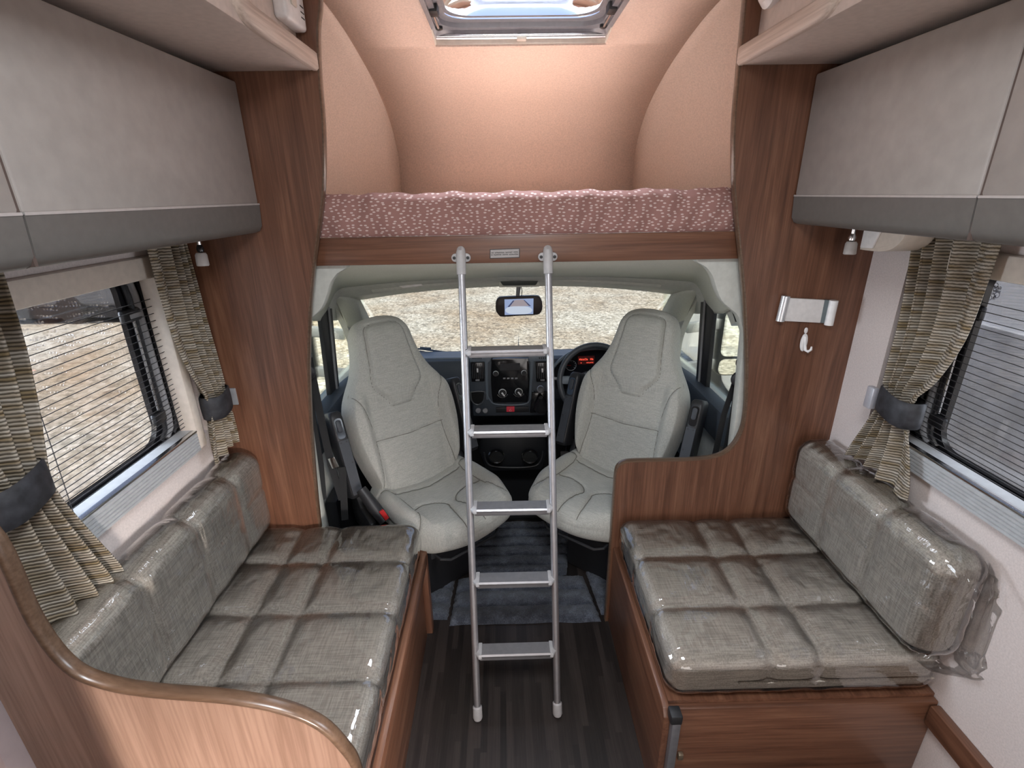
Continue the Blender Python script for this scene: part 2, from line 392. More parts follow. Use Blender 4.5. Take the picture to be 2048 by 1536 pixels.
def ringz(x0, x1, y0, y1, r, z): return [Vector((x, y, z)) for x, y in rrect(x0, x1, y0, y1, r, 6)]
zt = vz(RY1)
rings = [ringz(RX0+.002, RX1-.002, RY0, RY1-.004, .03, zt+.005), ringz(RX0+.012, RX1-.012, RY0+.005, RY1-.02, .05, zt+.016), ringz(RX0+.012, RX1-.012, RY0+.005, RY1-.024, .06, zt+.026), ringz(RX0+.03, RX1-.03, RY0+.02, RY1-.045, .07, zt+.028), ringz(RX0+.03, RX1-.03, RY0+.02, RY1-.05, .07, zt+.042), ringz(RX0+.05, RX1-.05, RY0+.04, RY1-.075, .08, zt+.045)]
grey_seal = plain('grey_seal_gloss', (.20,.20,.22), .22)
build('upstand', ra.grid(rings, True), grey_seal, rl, fix=False)
dome = MB(); dr = []
for k in range(7):
    t = k/6; ins = .045+.11*t; dr.append(ringz(RX0+ins, RX1-ins, RY0+ins, RY1-.07-ins*.4, .09, zt+.045+.03*math.sin(t*math.pi/2)))
dome.grid(dr, True); dome.add(dr[-1], [tuple(range(len(dr[-1])))])
build('dome', dome, roof_gl, rl)
build('blind_rail', MB().tube([(RX0+.005, RY1-.012, zt+.010), (RX1-.005, RY1-.012, zt+.010)], .012, 12), steel, rl)
build('blind_handle', MB().box(.065, .10, RY1-.03, RY1-.004, zt-.006, zt+.004), cream_pl, rl, bevel=.003)
for s in (0, 1):
    x = RX0+.022 if s == 0 else RX1-.022
    build('stay_arm', MB().tube([(x, RY1-.07, zt+.022), (x+(.004 if s else -.004), RY1-.17, zt+.03), (x, RY1-.22, zt+.036)], .006, 8), steel, rl)
    build('stay_clamp', MB().box(x-.018, x+.018, RY1-.25, RY1-.19, zt+.018, zt+.05), black_pl, rl, bevel=.008)
    build('stay_knob', MB().lathe([(.004,0),(.014,.003),(.014,.016),(.005,.02)], (x, RY1-.065, zt+.015), (0,0,1), 12), black_pl, rl)
drm = clear('rain_drop_clear', (.92,.95,1), 3.0, .02)
dd = MB()
for k in range(40):
    x, y = random.uniform(RX0+.12, RX1-.12), random.uniform(RY0+.1, RY1-.13)
    dd.lathe([(.0015,0),(.004,.001),(.003,.003),(.001,.004)], (x, y, zt+.076), (0,0,1), 6)
do = build('raindrops', dd, drm, rl); do['kind'] = 'stuff'
dr_ = MB(); rr0 = ringz(RX0+.045, RX1-.045, RY0+.045, RY1-.088, .09, zt+.0455); rr1 = ringz(RX0+.06, RX1-.06, RY0+.06, RY1-.108, .085, zt+.0455)
build('seal', MB().grid([rr0, rr1], True), grey_seal, rl, fix=False)

# bed base, mattress, cover
bx0, bx1 = -.62, .80
tag(build('bed_board', MB().box(bx0, bx1, YP+.03, YP+.055, 1.448, 1.531), wood_x, bevel=.003), 'dark wooden bed board across the opening above the cab', 'bed board')
def dotted():
    m, nt, b = nodes('pink_fabric_white_dashes')
    mp = mapping(nt, (50, 1, 108)); v = N(nt, 'ShaderNodeTexVoronoi', Scale=1.0, Randomness=.75); v.voronoi_dimensions = '2D'
    sx = nt.nodes.new('ShaderNodeSeparateXYZ'); nt.links.new(mp.outputs[0], sx.inputs[0]); cb = nt.nodes.new('ShaderNodeCombineXYZ')
    nt.links.new(sx.outputs[0], cb.inputs[0]); nt.links.new(sx.outputs[2], cb.inputs[1]); nt.links.new(cb.outputs[0], v.inputs['Vector'])
    r = ramp(nt, [(.19, (.60,.47,.43)), (.25, (.30,.155,.135))]); nt.links.new(v.outputs['Distance'], r.inputs[0])
    nt.links.new(r.outputs[0], b.inputs['Base Color']); b.inputs['Roughness'].default_value = .85; return m
rows = []
for j in range(15):
    t = j/14; row = []
    for i in range(141):
        u = i/140; x = lerp(bx0, bx1, u)
        wv = .006*math.sin(x*19+1.3*math.sin(x*7)) + .004*math.sin(x*43+t*3) + .003*math.sin(x*90-5*t)
        z = lerp(1.532, 1.657+.0025*math.sin(x*31)+.002*math.sin(x*75), t)
        row.append(Vector((x, YP+.044 - .012*math.sin(t*math.pi)**.6 + wv*sm(0,.4,t+.15) + (.035*sm(.86,1,t)), z)))
    rows.append(row)
bedsheet = mattress_o = tag(build('mattress', MB().grid(rows), dotted(), angle=80), 'bed mattress in dusky pink cover with white dashes above the cab', 'mattress')
build('mattress_body', MB().box(-.50, .66, YP+.10, 2.72, 1.535, 1.63), plain('mattress_ticking', (.80,.66,.60), .9), mattress_o, bevel=.02)
struct(build('ceiling_cab', MB().box(-.66, .78, YP+.056, 2.85, 1.47, 1.53), cab_trim, smooth=False), 'underside of the overcab bed floor')
sg = thing('warning_plaque', 'small brushed metal plaque with two lines of black lettering on the bed board', 'sign', onY(1010, 508, YP+.03))
a, b, c, d = onY(981,500,YP+.0285), onY(1038,498,YP+.0285), onY(1038,514,YP+.0285), onY(981,516,YP+.0285)
build('plate', MB().plate([a,b,c,d], (0,.0014,0)), plain('plaque_silver', (.30,.285,.28), .4, .3), sg, smooth=False)
a, b, c, d = onY(979.5,498.6,YP+.0292), onY(1039.5,496.6,YP+.0292), onY(1039.5,515.4,YP+.0292), onY(979.5,517.4,YP+.0292)
build('border', MB().plate([a,b,c,d], (0,.0006,0)), black_pl, sg, smooth=False)
def text(body, loc, size, mat, parent, rot=(math.pi/2,0,0), name='lettering', sx=1.0):
    cu = bpy.data.curves.new(name, 'FONT'); cu.body = body; cu.size = size; cu.align_x = 'CENTER'; cu.align_y = 'CENTER'; cu.extrude = .0001
    cu.materials.append(mat); o = bpy.data.objects.new(name, cu); COL.objects.link(o); o.parent = parent
    o.location = Vector(loc)-wloc(parent); o.rotation_euler = rot; o.scale = (sx, 1, 1); return o
ink = plain('black_ink', (.02,.02,.02), .6)
def strokes(words, p0, du, dv, mat, parent, h, seed, name='lettering', th=(0,.0003,0)):
    """lines of print too small to read: one short row of letter strokes per word; words = (start, end, letters) in 0..1 of du"""
    rnd = random.Random(seed); mb = MB(); up = dv.normalized()*h
    for a_, b_, nl in words:
        for k in range(nl):
            u0 = lerp(a_, b_, (k+.08)/nl); u1 = lerp(a_, b_, (k+.86)/nl); sw = (u1-u0)*.30; q = p0+du*u0; w_ = du*(u1-u0); s_ = du*sw
            kind = rnd.randrange(4); v0 = up*.36
            mb.plate([q, q+s_, q+s_+up, q+up], th)
            if kind in (0, 1): mb.plate([q+w_-s_, q+w_, q+w_+up, q+w_-s_+up], th)
            if kind in (0, 2): mb.plate([q+up*.72, q+w_+up*.72, q+w_+up, q+up], th)
            if kind in (1, 3): mb.plate([q+v0, q+w_+v0, q+w_+v0+up*.28, q+v0+up*.28], th)
            if kind in (2, 3): mb.plate([q, q+w_, q+w_+up*.28, q+up*.28], th)
    return build(name, mb, mat, parent, smooth=False, fix=False)
p0 = onY(982.5,507.0,YP+.0282); du = onY(1037.0,505.2,YP+.0282)-p0; dv = Vector((0,0,1))
strokes([(.0,.095,3),(.13,.485,9),(.525,.64,2),(.655,.775,5),(.815,.985,5)], p0, du, dv, ink, sg, .0036, 3)
p0 = onY(982.0,511.2,YP+.0282); du = onY(1037.5,509.4,YP+.0282)-p0
strokes([(.0,.07,2),(.095,.38,7),(.415,.62,7),(.655,.985,8)], p0, du, dv, ink, sg, .0036, 5)

# ------------------------------------------------------------------ overhead lockers and soffits
def locker(y0, y1, side, label):
    xf = -.712 if side < 0 else .866; xw = XL if side < 0 else XR
    t = thing('overhead_locker', label, 'cupboard', ((xf+xw)/2, (y0+y1)/2, 1.545), group='overhead lockers')
    xi = xf - side*-.004
    a, b = sorted((xw - side*.001, xf + side*.022))
    build('body', MB().box(a, b, y0+.004, y1-.004, 1.570, 1.930), locker_mat, t, bevel=.003)
    a, b = sorted((xf, xf + side*.020))
    build('door', MB().box(a, b, y0+.002, y1-.002, 1.633, 1.945), locker_mat, t, bevel=.006)
    pz = [(0,1.6315),(.002,1.60),(.004,1.572),(.012,1.558),(.024,1.553),(.032,1.553),(.032,1.575),(.02,1.58),(.02,1.6315)]
    build('lower_band', MB().prism([(xf+side*(dx-.002), z) for dx, z in pz], 1, y0+.002, y1-.002), locker_grey, t, angle=50)
    a, b = sorted((xf-side*.003, xf+side*.004))
    build('bead', MB().box(a, b, y0+.002, y1-.002, 1.6305, 1.635), locker_bead, t)
    a, b = sorted((xf+side*.004, xf+side*.016))
    if y1 < 1.5: build('gap_seal', MB().box(a, b, y1-.003, y1+.003, 1.556, 1.94), plain('brown_seal', (.10,.07,.06), .5), t)
    return t
locker(.795, YP-.002, -1, 'long cream overhead locker on the left beside the bulkhead')
locker(-.10, .795, -1, 'cream overhead locker nearest the camera on the left, door edge showing')
locker(.955, YP-.002, 1, 'cream overhead locker on the right beside the bulkhead')
locker(.05, .955, 1, 'cream overhead locker nearest the camera on the right edge')
for s in (-1, 1):
    xi = -.49 if s < 0 else .648; xw = XL if s < 0 else XR; side = 'left' if s < 0 else 'right'
    a, b = sorted((xi + s*.012, xw))
    struct(build('ceiling_soffit_'+side, MB().box(a, b, -1.9, YP-.001, 1.968, 2.01), soffit_mat, bevel=.004), 'beige lowered ceiling over the %s lockers' % side)
    a, b = sorted((xi + s*.045, xi+s*.075))
    struct(build('ceiling_upstand_'+side, MB().box(a, b, -1.9, YP-.001, 2.01, 2.22), soffit_mat, smooth=False), 'beige upright board above the %s soffit' % side)
    cur = catmull([(1.135,2.22),(1.137,2.10),(1.145,2.04),(1.170,2.003),(1.22,1.990),(1.4,1.990),(YP-.002,1.990)], 6)
    rows = []
    for i, (y, z) in enumerate(cur):
        p = cur[max(i-1,0)]; q = cur[min(i+1,len(cur)-1)]; ty, tz = q[0]-p[0], q[1]-p[1]; l = math.hypot(ty, tz); ny, nz = tz/l, -ty/l
        rows.append([Vector((xi+s*dx, y+ny*h, z+nz*h)) for dx, h in ((.002,-.023),(-.004,-.017),(-.004,.017),(.002,.023),(.012,.023),(.012,-.023))])
    tag(build('shelf_trim', MB().grid(rows, True).add(rows[-1], [(0,1,2,3,4,5)]), pale_wood, angle=50), 'pale ash trim with rounded end under the %s ceiling shelf' % side, 'trim', 'ceiling shelf trims')
cb = thing('control_box', 'white plastic control box on the upper left shelf back beside the bulkhead', 'control panel', (-.515, 1.50, 2.04))
build('case', MB().box(-.536, -.500, 1.435, 1.562, 2.050, 2.20), white_pl, cb, bevel=.010, seg=3)
build('dial', MB().box(-.500, -.494, 1.46, 1.49, 2.085, 2.20), cream_pl, cb, bevel=.004)
for z in (2.075, 2.087, 2.10): build('mark', MB().box(-.5002, -.4995, 1.525, 1.548, z, z+.003), ink, cb)
tag(build('shelf_lamp', MB().lathe([(.012,0),(.032,.006),(.045,.02),(.047,.034),(.035,.046)], (.695, 1.47, 2.115), (-1,0,0), 24), white_pl), 'round white lamp on the upper right shelf back beside the bulkhead', 'lamp')

# ------------------------------------------------------------------ side windows
silver_groove = plain('silver_cassette', (.50,.51,.52), .38, .2)
line_mat = plain('dark_pane_line', (.03,.028,.03), .7)
seal_black = plain('window_seal_black', (.012,.012,.014), .35)
def side_window(name, side, y0, y1, gy1, label, corner_dark):
    """frame from y0 to y1 on the wall, clear acrylic up to gy1"""
    xw = XL if side < 0 else XR
    def X(d): return xw + side*d            # d > 0 is outwards
    def bx(mb, d0, d1, ya, yb, za, zb):
        a, b = sorted((X(d0), X(d1))); return mb.box(a, b, ya, yb, za, zb)
    t = sroot(name, (xw, (y0+y1)/2, .91), label)
    build('frame_top', bx(MB(), -.022, .03, y0, y1, 1.448, 1.506), cream_pl, t, bevel=.006)
    build('frame_side', bx(MB(), -.022, .03, y1-.038, y1, .912, 1.448), cream_pl, t, bevel=.006)
    build('frame_side', bx(MB(), -.022, .03, y0, y0+.038, .912, 1.448), cream_pl, t, bevel=.006)
    pz = [(.03,.908),(-.018,.908)]
    for k in range(6):
        z = .910+k*.0098; pz += [(-.022, z+.001), (-.022, z+.0068), (-.0185, z+.0078), (-.0185, z+.0094)]
    pz += [(-.021,.972),(-.012,.978),(.03,.978)]
    build('blind_cassette', MB().prism([(X(d), z) for d, z in pz], 1, y0+.038, y1-.038), silver_groove, t, smooth=False)
    build('cassette_lip', bx(MB(), -.0235, -.006, y0+.038, y1-.038, .972, .979), steel, t, bevel=.002)
    rev = MB()
    for (ya, yb, za, zb) in ((y0-.04,y1+.04,1.478,1.485),(y0-.04,y1+.04,.935,.942)): bx(rev, .031, .06, ya, yb, za, zb)
    bx(rev, .031, .06, y1+.040, y1+.046, .935, 1.485); bx(rev, .031, .06, y0-.046, y0-.040, .935, 1.485)
    build('reveal', rev, black_pl, t, smooth=False)
    ya, yb = y0-.0, y1+.0
    o1 = rrect(ya-.05, yb+.05, .94, 1.50, .02, 8); i1 = rrect(ya-.02, gy1, .985, 1.470, .055, 8)
    o2 = rrect(gy1-.0-.30, gy1+.045, .95, 1.49, .09, 8)
    rows = [[Vector((X(.052), y, z)) for y, z in o1], [Vector((X(.052), y, z)) for y, z in rrect(ya-.03, gy1+.012, .972, 1.485, .065, 8)],
            [Vector((X(.046), y, z)) for y, z in rrect(ya-.025, gy1+.006, .978, 1.478, .06, 8)], [Vector((X(.056), y, z)) for y, z in i1]]
    build('seal', MB().grid(rows, True), seal_black, t, fix=False, angle=30)
    build('pane', bx(MB(), .058, .062, ya-.04, yb+.04, .95, 1.50), pane, t, smooth=False)
    # moulded channels, stay rod and latch on the dark border
    for k, (yy, r) in enumerate(((gy1+.035,.008),(gy1+.06,.010),(gy1+.092,.008))):
        if yy < yb-.012: build('channel', MB().tube([(X(.042), yy-.03, 1.462),(X(.042), yy-.006, 1.435),(X(.042), yy, 1.40),(X(.042), yy, 1.04),(X(.042), yy-.008, 1.0),(X(.042), yy-.035, .978)], r, 8), grey_pl if k % 2 else seal_black, t)
    build('stay_rod', MB().tube([(X(.040), gy1+.028, 1.36),(X(.040), gy1+.022, 1.07)], .0045, 8), steel, t)
    build('latch', bx(MB(), .034, .05, gy1-.012, gy1+.08, 1.335, 1.372), seal_black, t, bevel=.006)
    build('latch_lever', bx(MB(), .031, .036, gy1+.01, gy1+.06, 1.345, 1.358), grey_pl, t, bevel=.004)
    build('stay_foot', bx(MB(), .034, .05, gy1-.005, gy1+.045, 1.03, 1.065), seal_black, t, bevel=.006)
    # dark bars stand in for the blind grooves' reflection, denser towards the cassette
    z = .992; k = 0; cme = None
    while z < 1.40:
        if cme is None:
            co_ = build('pane_reflection_line', bx(MB(), .010, .0113, y0+.038, y1-.038, z-.0009, z+.0009), line_mat, t, smooth=False); cme = co_.data; z_0 = z
        else:
            co_ = bpy.data.objects.new('pane_reflection_line', cme); COL.objects.link(co_); co_.parent = t; co_.location = (0, 0, z-z_0)
        z += .0125 + .00035*k; k += 1
    return t
wl = side_window('window_1', -1, .70, 1.455, 1.345, 'left side window with cream frame, rain on the pane and silver blind cassette', True)
wr = side_window('window_2', 1, .38, 1.37, 1.210, 'right side window with grey van outside and printed glass mark', False)
for yy in (.985,): build('screen_cord_upright', MB().tube([(XL-.012, yy, .98),(XL-.012, yy+.02, 1.45)], .001, 5), line_mat, wl)
build('screen_cord_upright', MB().tube([(XR+.012, .925, .98),(XR+.012, .925, 1.45)], .001, 5), line_mat, wr)
build('guide_strip', MB().box(XL-.03, XL-.022, .86, .952, .98, 1.45), plain('pale_guide', (.40,.42,.45), .5), wl, smooth=False)
drop_m, _nt, _b = nodes('water_drop'); _b.inputs['Transmission Weight'].default_value = 1; _b.inputs['IOR'].default_value = 1.33; _b.inputs['Roughness'].default_value = .02
dd = MB()
for k in range(330):
    z = 1.475-abs(random.gauss(0, .085)) if k < 270 else random.uniform(1.0, 1.4); y = random.uniform(.93, 1.335)
    if z < 1.0: continue
    r = random.uniform(.0014, .0040)
    dd.lathe([(r*.3,0),(r,.0006),(r*.8,.0018),(r*.2,.0026)], (XL-.0625, y, z), (-1,0,0), 6)
do = build('raindrops', dd, drop_m, wl); do['kind'] = 'stuff'
gp = clear('frosted_dots', (.75,.75,.78), .3, .4)
# printed approval mark on the right pane
mk = plain('mark_ink', (.16,.16,.18), .7)
def rtext(x0, y0, x1, y1, words, h, seed):
    p = on(x0, y0, 0, XR+.0565); q = on(x1, y1, 0, XR+.0565); strokes(words, p, q-p, Vector((0,0,1)), mk, wr, h, seed, 'glass_mark', (.0003,0,0))
def ring(px, py, r):
    p = on(px, py, 0, XR+.0572); build('glass_mark_ring', MB().tube([p+Vector((0, r*math.cos(a*math.pi/8), r*math.sin(a*math.pi/8))) for a in range(17)], .0007, 5, False), mk, wr)
ring(1992, 570.5, .0055)
rtext(1979, 575, 2002, 579.5, [(0,1,11)], .007, 11); rtext(1983.5, 579.5, 1996, 582, [(0,.4,3),(.55,1,3)], .0045, 12)
rtext(1976, 582, 2001, 586.5, [(0,.3,4),(.37,1,7)], .005, 13); rtext(1976, 587.5, 1990, 590, [(0,1,8)], .005, 14)
ring(1994, 590, .0065); ring(1979.5, 595.5, .0055); rtext(1984, 599.5, 1989.5, 600, [(0,1,2)], .011, 15)

# ------------------------------------------------------------------ curtains
def curtain_mat():
    m, nt, b = nodes('curtain_ribbed_beige')
    tc = nt.nodes.new('ShaderNodeTexCoord'); mp = nt.nodes.new('ShaderNodeMapping'); nt.links.new(tc.outputs['UV'], mp.inputs[0])
    wv = N(nt, 'ShaderNodeTexWave', Scale=40.0, Distortion=1.6, Detail=2.0, wave_type='BANDS', bands_direction='Y'); wv.inputs['Detail Scale'].default_value = 2.0
    nt.links.new(mp.outputs[0], wv.inputs['Vector'])
    mp2 = nt.nodes.new('ShaderNodeMapping'); mp2.inputs['Scale'].default_value = (9, 60, 1); nt.links.new(tc.outputs['UV'], mp2.inputs[0])
    n = N(nt, 'ShaderNodeTexNoise', Scale=1.0, Detail=3.0); nt.links.new(mp2.outputs[0], n.inputs['Vector'])
    r1 = ramp(nt, [(.10, (.115,.097,.074)), (.38, (.30,.26,.21)), (.8, (.47,.42,.355))]); nt.links.new(wv.outputs['Fac'], r1.inputs[0])
    r2 = ramp(nt, [(.35, (.52,.43,.28)), (.6, (1,1,1))]); nt.links.new(n.outputs['Fac'], r2.inputs[0])
    mx = N(nt, 'ShaderNodeMix', data_type='RGBA', blend_type='MULTIPLY'); mx.inputs[0].default_value = 1
    nt.links.new(r1.outputs[0], mx.inputs[6]); nt.links.new(r2.outputs[0], mx.inputs[7]); nt.links.new(mx.outputs[2], b.inputs['Base Color'])
    b.inputs['Roughness'].default_value = .95
    bump(nt, wv.outputs['Fac'], b, .6, .003)
    return m
cur_m = curtain_mat()
velvet = plain('black_velvet', (.022,.022,.026), .6, noise=.5, nscale=45)
def curtain(label, side, keys, npl, clip_y, amp=.016):
    """keys: (z, y_near, y_far, stand-off from wall)"""
    xw = XL if side < 0 else XR
    K = catmull([tuple(k) for k in keys], 10); n = 150
    t = thing('curtain', label, 'curtain', (xw, (keys[0][1]+keys[0][2])/2, keys[-1][0]), group='curtains tied at the side windows')
    rows = []; uv = []; zt_ = keys[0][0]; ln = 0; pk = None; back = []
    for j, (z, ya, yb, off) in enumerate(K):
        if pk: ln += math.dist((z, (ya+yb)/2), pk)
        pk = (z, (ya+yb)/2)
        wd = yb-ya; A = amp*(1.0 if wd > .12 else .75) ; row = []
        for i in range(n+1):
            u = i/n; ph = (u**1.55)*npl*2*math.pi + .6*math.sin(u*7+j*.02)
            x = xw - side*(off + A*(math.sin(ph) + .35*math.sin(2*ph+1) + .25*math.sin(u*5+j*.05)))
            row.append(Vector((x, lerp(ya, yb, u) + .25*wd/npl*math.cos(ph)*.35, z - .012*math.sin(u*math.pi*2.0)*sm(.8, 1, j/len(K))))); uv.append((u*.5, -ln))
        rows.append(row)
    build('fabric', MB().grid(rows), cur_m, t, angle=180, solid=.003, uv=uv, fix=False)
    # tie band
    zb, yn, yf, off = clip_y
    pr = []
    for z, g in ((zb+.038,.002),(zb+.034,.006),(zb+.012,.007),(zb-.012,.007),(zb-.034,.006),(zb-.038,.002)):
        ring_ = []
        for a in range(28):
            th = 2*math.pi*a/28
            ring_.append(Vector((xw - side*(off+.004 + (.033+g)*math.cos(th)), (yn+yf)/2 + ((yf-yn)/2+g)*math.sin(th), z + .003*math.sin(3*th)+(.006*math.sin(th)))))
        pr.append(ring_)
    band = build('tie_band', MB().grid(pr, True), velvet, t, angle=180)
    return t, band
c1, b1 = curtain('ribbed beige curtain on the left between window and bulkhead, black tie', -1,
    [(1.545,1.375,1.550,.038),(1.40,1.370,1.556,.038),(1.28,1.375,1.558,.038),(1.18,1.395,1.560,.040),(1.08,1.440,1.560,.042),(1.035,1.455,1.556,.045),(.97,1.435,1.558,.045),(.905,1.415,1.562,.045),(.862,1.408,1.562,.045)], 4, (1.035,1.455,1.558,.044))
build('clip', MB().box(XL+.03, XL+.085, 1.562, 1.569, 1.0, 1.06), grey_pl, c1, bevel=.003)
c2, b2 = curtain('ribbed beige curtain on the right wall beside the tablet holder, black tie', 1,
    [(1.545,1.115,1.368,.040),(1.45,1.115,1.352,.040),(1.31,1.122,1.335,.040),(1.19,1.160,1.330,.042),(1.12,1.205,1.325,.044),(1.06,1.214,1.322,.045),(.99,1.178,1.342,.047),(.90,1.142,1.375,.050),(.852,1.135,1.392,.050)], 4, (1.080,1.196,1.326,.044))
build('clip', MB().box(XR-.085, XR-.068, 1.322, 1.350, 1.045, 1.110), plain('clip_silver', (.55,.55,.6), .3, .4), c2, bevel=.003)
c3, b3 = curtain('ribbed beige curtain nearest the camera on the left, black tie, flared hem', -1,
    [(1.545,.62,.955,.045),(1.40,.665,.945,.045),(1.28,.695,.925,.045),(1.20,.725,.902,.048),(1.135,.755,.886,.050),(1.08,.75,.888,.052),(.97,.73,.918,.055),(.86,.71,.952,.058),(.82,.70,.958,.058)], 4, (1.135,.752,.888,.050), amp=.02)

# ------------------------------------------------------------------ sofas
from mathutils import noise as mnoise
def cushion(x0, x1, y0, y1, z0, z1, r, res, disp=None):
    nx, ny, nz = (max(2, round((b-a)/res)) for a, b in ((x0,x1),(y0,y1),(z0,z1)))
    idx = {}; mb = MB()
    inner = ((x0+r, x1-r), (y0+r, y1-r), (z0+r, z1-r))
    def vid(i, j, k):
        key = (i, j, k)
        if key not in idx:
            p = Vector((lerp(x0,x1,i/nx), lerp(y0,y1,j/ny), lerp(z0,z1,k/nz)))
            q = Vector([min(max(p[a], min(inner[a])), max(inner[a])) for a in range(3)])
            d = p-q; nrm = d.normalized() if d.length > 1e-9 else Vector((0,0,1))
            p2 = q+nrm*r
            if disp: p2 = p2 + nrm*disp(p2, nrm)
            idx[key] = len(mb.v); mb.v.append(p2)
        return idx[key]
    for i in range(nx):
        for j in range(ny):
            mb.f.append((vid(i,j,0), vid(i,j+1,0), vid(i+1,j+1,0), vid(i+1,j,0)))
            mb.f.append((vid(i,j,nz), vid(i+1,j,nz), vid(i+1,j+1,nz), vid(i,j+1,nz)))
    for i in range(nx):
        for k in range(nz):
            mb.f.append((vid(i,0,k), vid(i+1,0,k), vid(i+1,0,k+1), vid(i,0,k+1)))
            mb.f.append((vid(i,ny,k), vid(i,ny,k+1), vid(i+1,ny,k+1), vid(i+1,ny,k)))
    for j in range(ny):
        for k in range(nz):
            mb.f.append((vid(0,j,k), vid(0,j,k+1), vid(0,j+1,k+1), vid(0,j+1,k)))
            mb.f.append((vid(nx,j,k), vid(nx,j+1,k), vid(nx,j+1,k+1), vid(nx,j,k+1)))
    return mb
def crease(d, w): return math.exp(-abs(d)/w)
def tuft_seat(xs_, ys_, depth):
    def f(p, n):
        if n.z < -.3: return 0
        cx_ = max([crease(p.x-a, .016) for a in xs_]) if n.z > .2 or abs(n.y) > .5 else 0
        cy_ = max([crease(p.y-a, .016) for a in ys_])
        bt = max([math.exp(-((p.x-a)**2+(p.y-b)**2)/.0011) for a in xs_ for b in ys_]) if n.z > .5 else 0
        bul = .006*(n.z > .3)
        return bul - depth*max(cx_, cy_) - .010*bt
    return f
def tuft_back(ys_, zs, depth, side):
    def f(p, n):
        if n.z < -.5: return 0
        c = max([crease(p.y-a, .014) for a in ys_])
        c2 = .45*crease(p.z-zs, .010) if n.x*side < -.5 else 0
        return .004 - depth*max(c, c2)
    return f
def film_disp(off, amp, sc, base=None, k=.35, seed=0):
    def f(p, n):
        b = base(p, n) if base else 0
        w = mnoise.noise(Vector((p.x*sc[0]+seed, p.y*sc[1], p.z*sc[2])))
        w2 = mnoise.noise(Vector((p.x*sc[0]*2.7, p.y*sc[1]*2.7+seed, p.z*sc[2]*2.7)))
        return off + min(0, b)*k + max(b, 0) + amp*(abs(w)*1.0+.5*abs(w2))
    return f
BX_L, BX_R = (-.752, -.618), (.684, .815)
YS_L, YS_R = (.925, 1.143, 1.361), (1.131, 1.347)
button_fab = sofa_fab
def buttons(parent, xs_, ys_, z):
    for a in xs_:
        for b in ys_:
            build('button', MB().lathe([(.004,-.008),(.0095,-.004),(.0105,0),(.008,.003),(.003,.0045)], (a, b, z), (0,0,1), 12), button_fab, parent)
# left
ft = tuft_seat(BX_L, YS_L, .013)
ls = thing('seat_cushion', 'long buttoned taupe seat cushion of the left sofa under clear film', 'cushion', (-.61, 1.12, .375))
build('cushion', cushion(-.960, -.335, .685, 1.572, .375, .510, .045, .0085, ft), sofa_fab, ls, angle=180)
buttons(ls, BX_L, YS_L, .497)
build('plastic_cover', cushion(-.955, -.335, .687, 1.570, .378, .510, .045, .0085, film_disp(.003, .0028, (26, 14, 20), ft, .55)), film, ls, angle=180)
fb = tuft_back((.945,1.168,1.382), .695, .017, -1)
lb = thing('back_cushion', 'long taupe back cushion of the left sofa in four sections under clear film', 'cushion', (-.92, 1.12, .505))
build('cushion', cushion(XL+.002, -.862, .685, 1.568, .518, .835, .055, .0085, fb), back_fab, lb, angle=180)
build('plastic_cover', cushion(XL+.004, -.862, .687, 1.566, .520, .835, .055, .0085, film_disp(.003, .0022, (16, 40, 16), fb, .55, 4)), film_tight, lb, angle=180)
# right
ftr = tuft_seat(BX_R, YS_R, .013)
rs = thing('seat_cushion', 'square buttoned taupe seat cushion of the right bench under clear film', 'cushion', (.78, 1.25, .375))
build('cushion', cushion(.418, 1.14, .948, 1.560, .375, .510, .045, .0085, ftr), sofa_fab, rs, angle=180)
buttons(rs, BX_R, YS_R, .497)
build('plastic_cover', cushion(.414, 1.138, .942, 1.563, .377, .510, .045, .0085, film_disp(.003, .0028, (20, 20, 20), ftr, .5, 9)), film, rs, angle=180)
build('piping', MB().tube([(.60, .944, .432), (1.12, .944, .432)], .003, 8), back_fab, rs)
fbr = tuft_back((1.135,1.345), .690, .014, 1)
rb = thing('back_cushion', 'taupe back cushion of the right bench in loose clear film', 'cushion', (1.08, 1.24, .505))
build('cushion', cushion(1.020, XR-.002, .925, 1.560, .518, .835, .055, .0085, fbr), back_fab, rb, angle=180)
build('plastic_cover', cushion(1.016, XR-.001, .918, 1.562, .520, .836, .052, .0085, film_disp(.003, .004, (22, 22, 22), fbr, .5, 14)), film_tight, rb, angle=180)
def bag(seed):   # loose gathered end of the bag, hanging off the near end of the cushion
    rows = []
    for j in range(26):
        t = j/25; row = []
        for i in range(49):
            a = 2*math.pi*i/48; ex = .062*abs(math.cos(a))**.45*(1 if math.cos(a) > 0 else -1); ez = .168*abs(math.sin(a))**.45*(1 if math.sin(a) > 0 else -1)
            sq = 1-.28*t*t; w_ = mnoise.noise(Vector((math.cos(a)*3, math.sin(a)*5, t*5+seed)))
            row.append(Vector((min(XR-.002, 1.082+ex*(1-.35*t)+.010*w_*t), .935-.075*t-.012*w_*t+.02*math.sin(a*2)*t, .672+ez*sq-.01*t+.012*w_*t)))
        rows.append(row)
    return MB().grid(rows)
build('plastic_cover_end', bag(3), clear('loose_film', (.985,.985,.985), .7, .05, 1.4, (14,14,14)), rb, angle=180, fix=False)

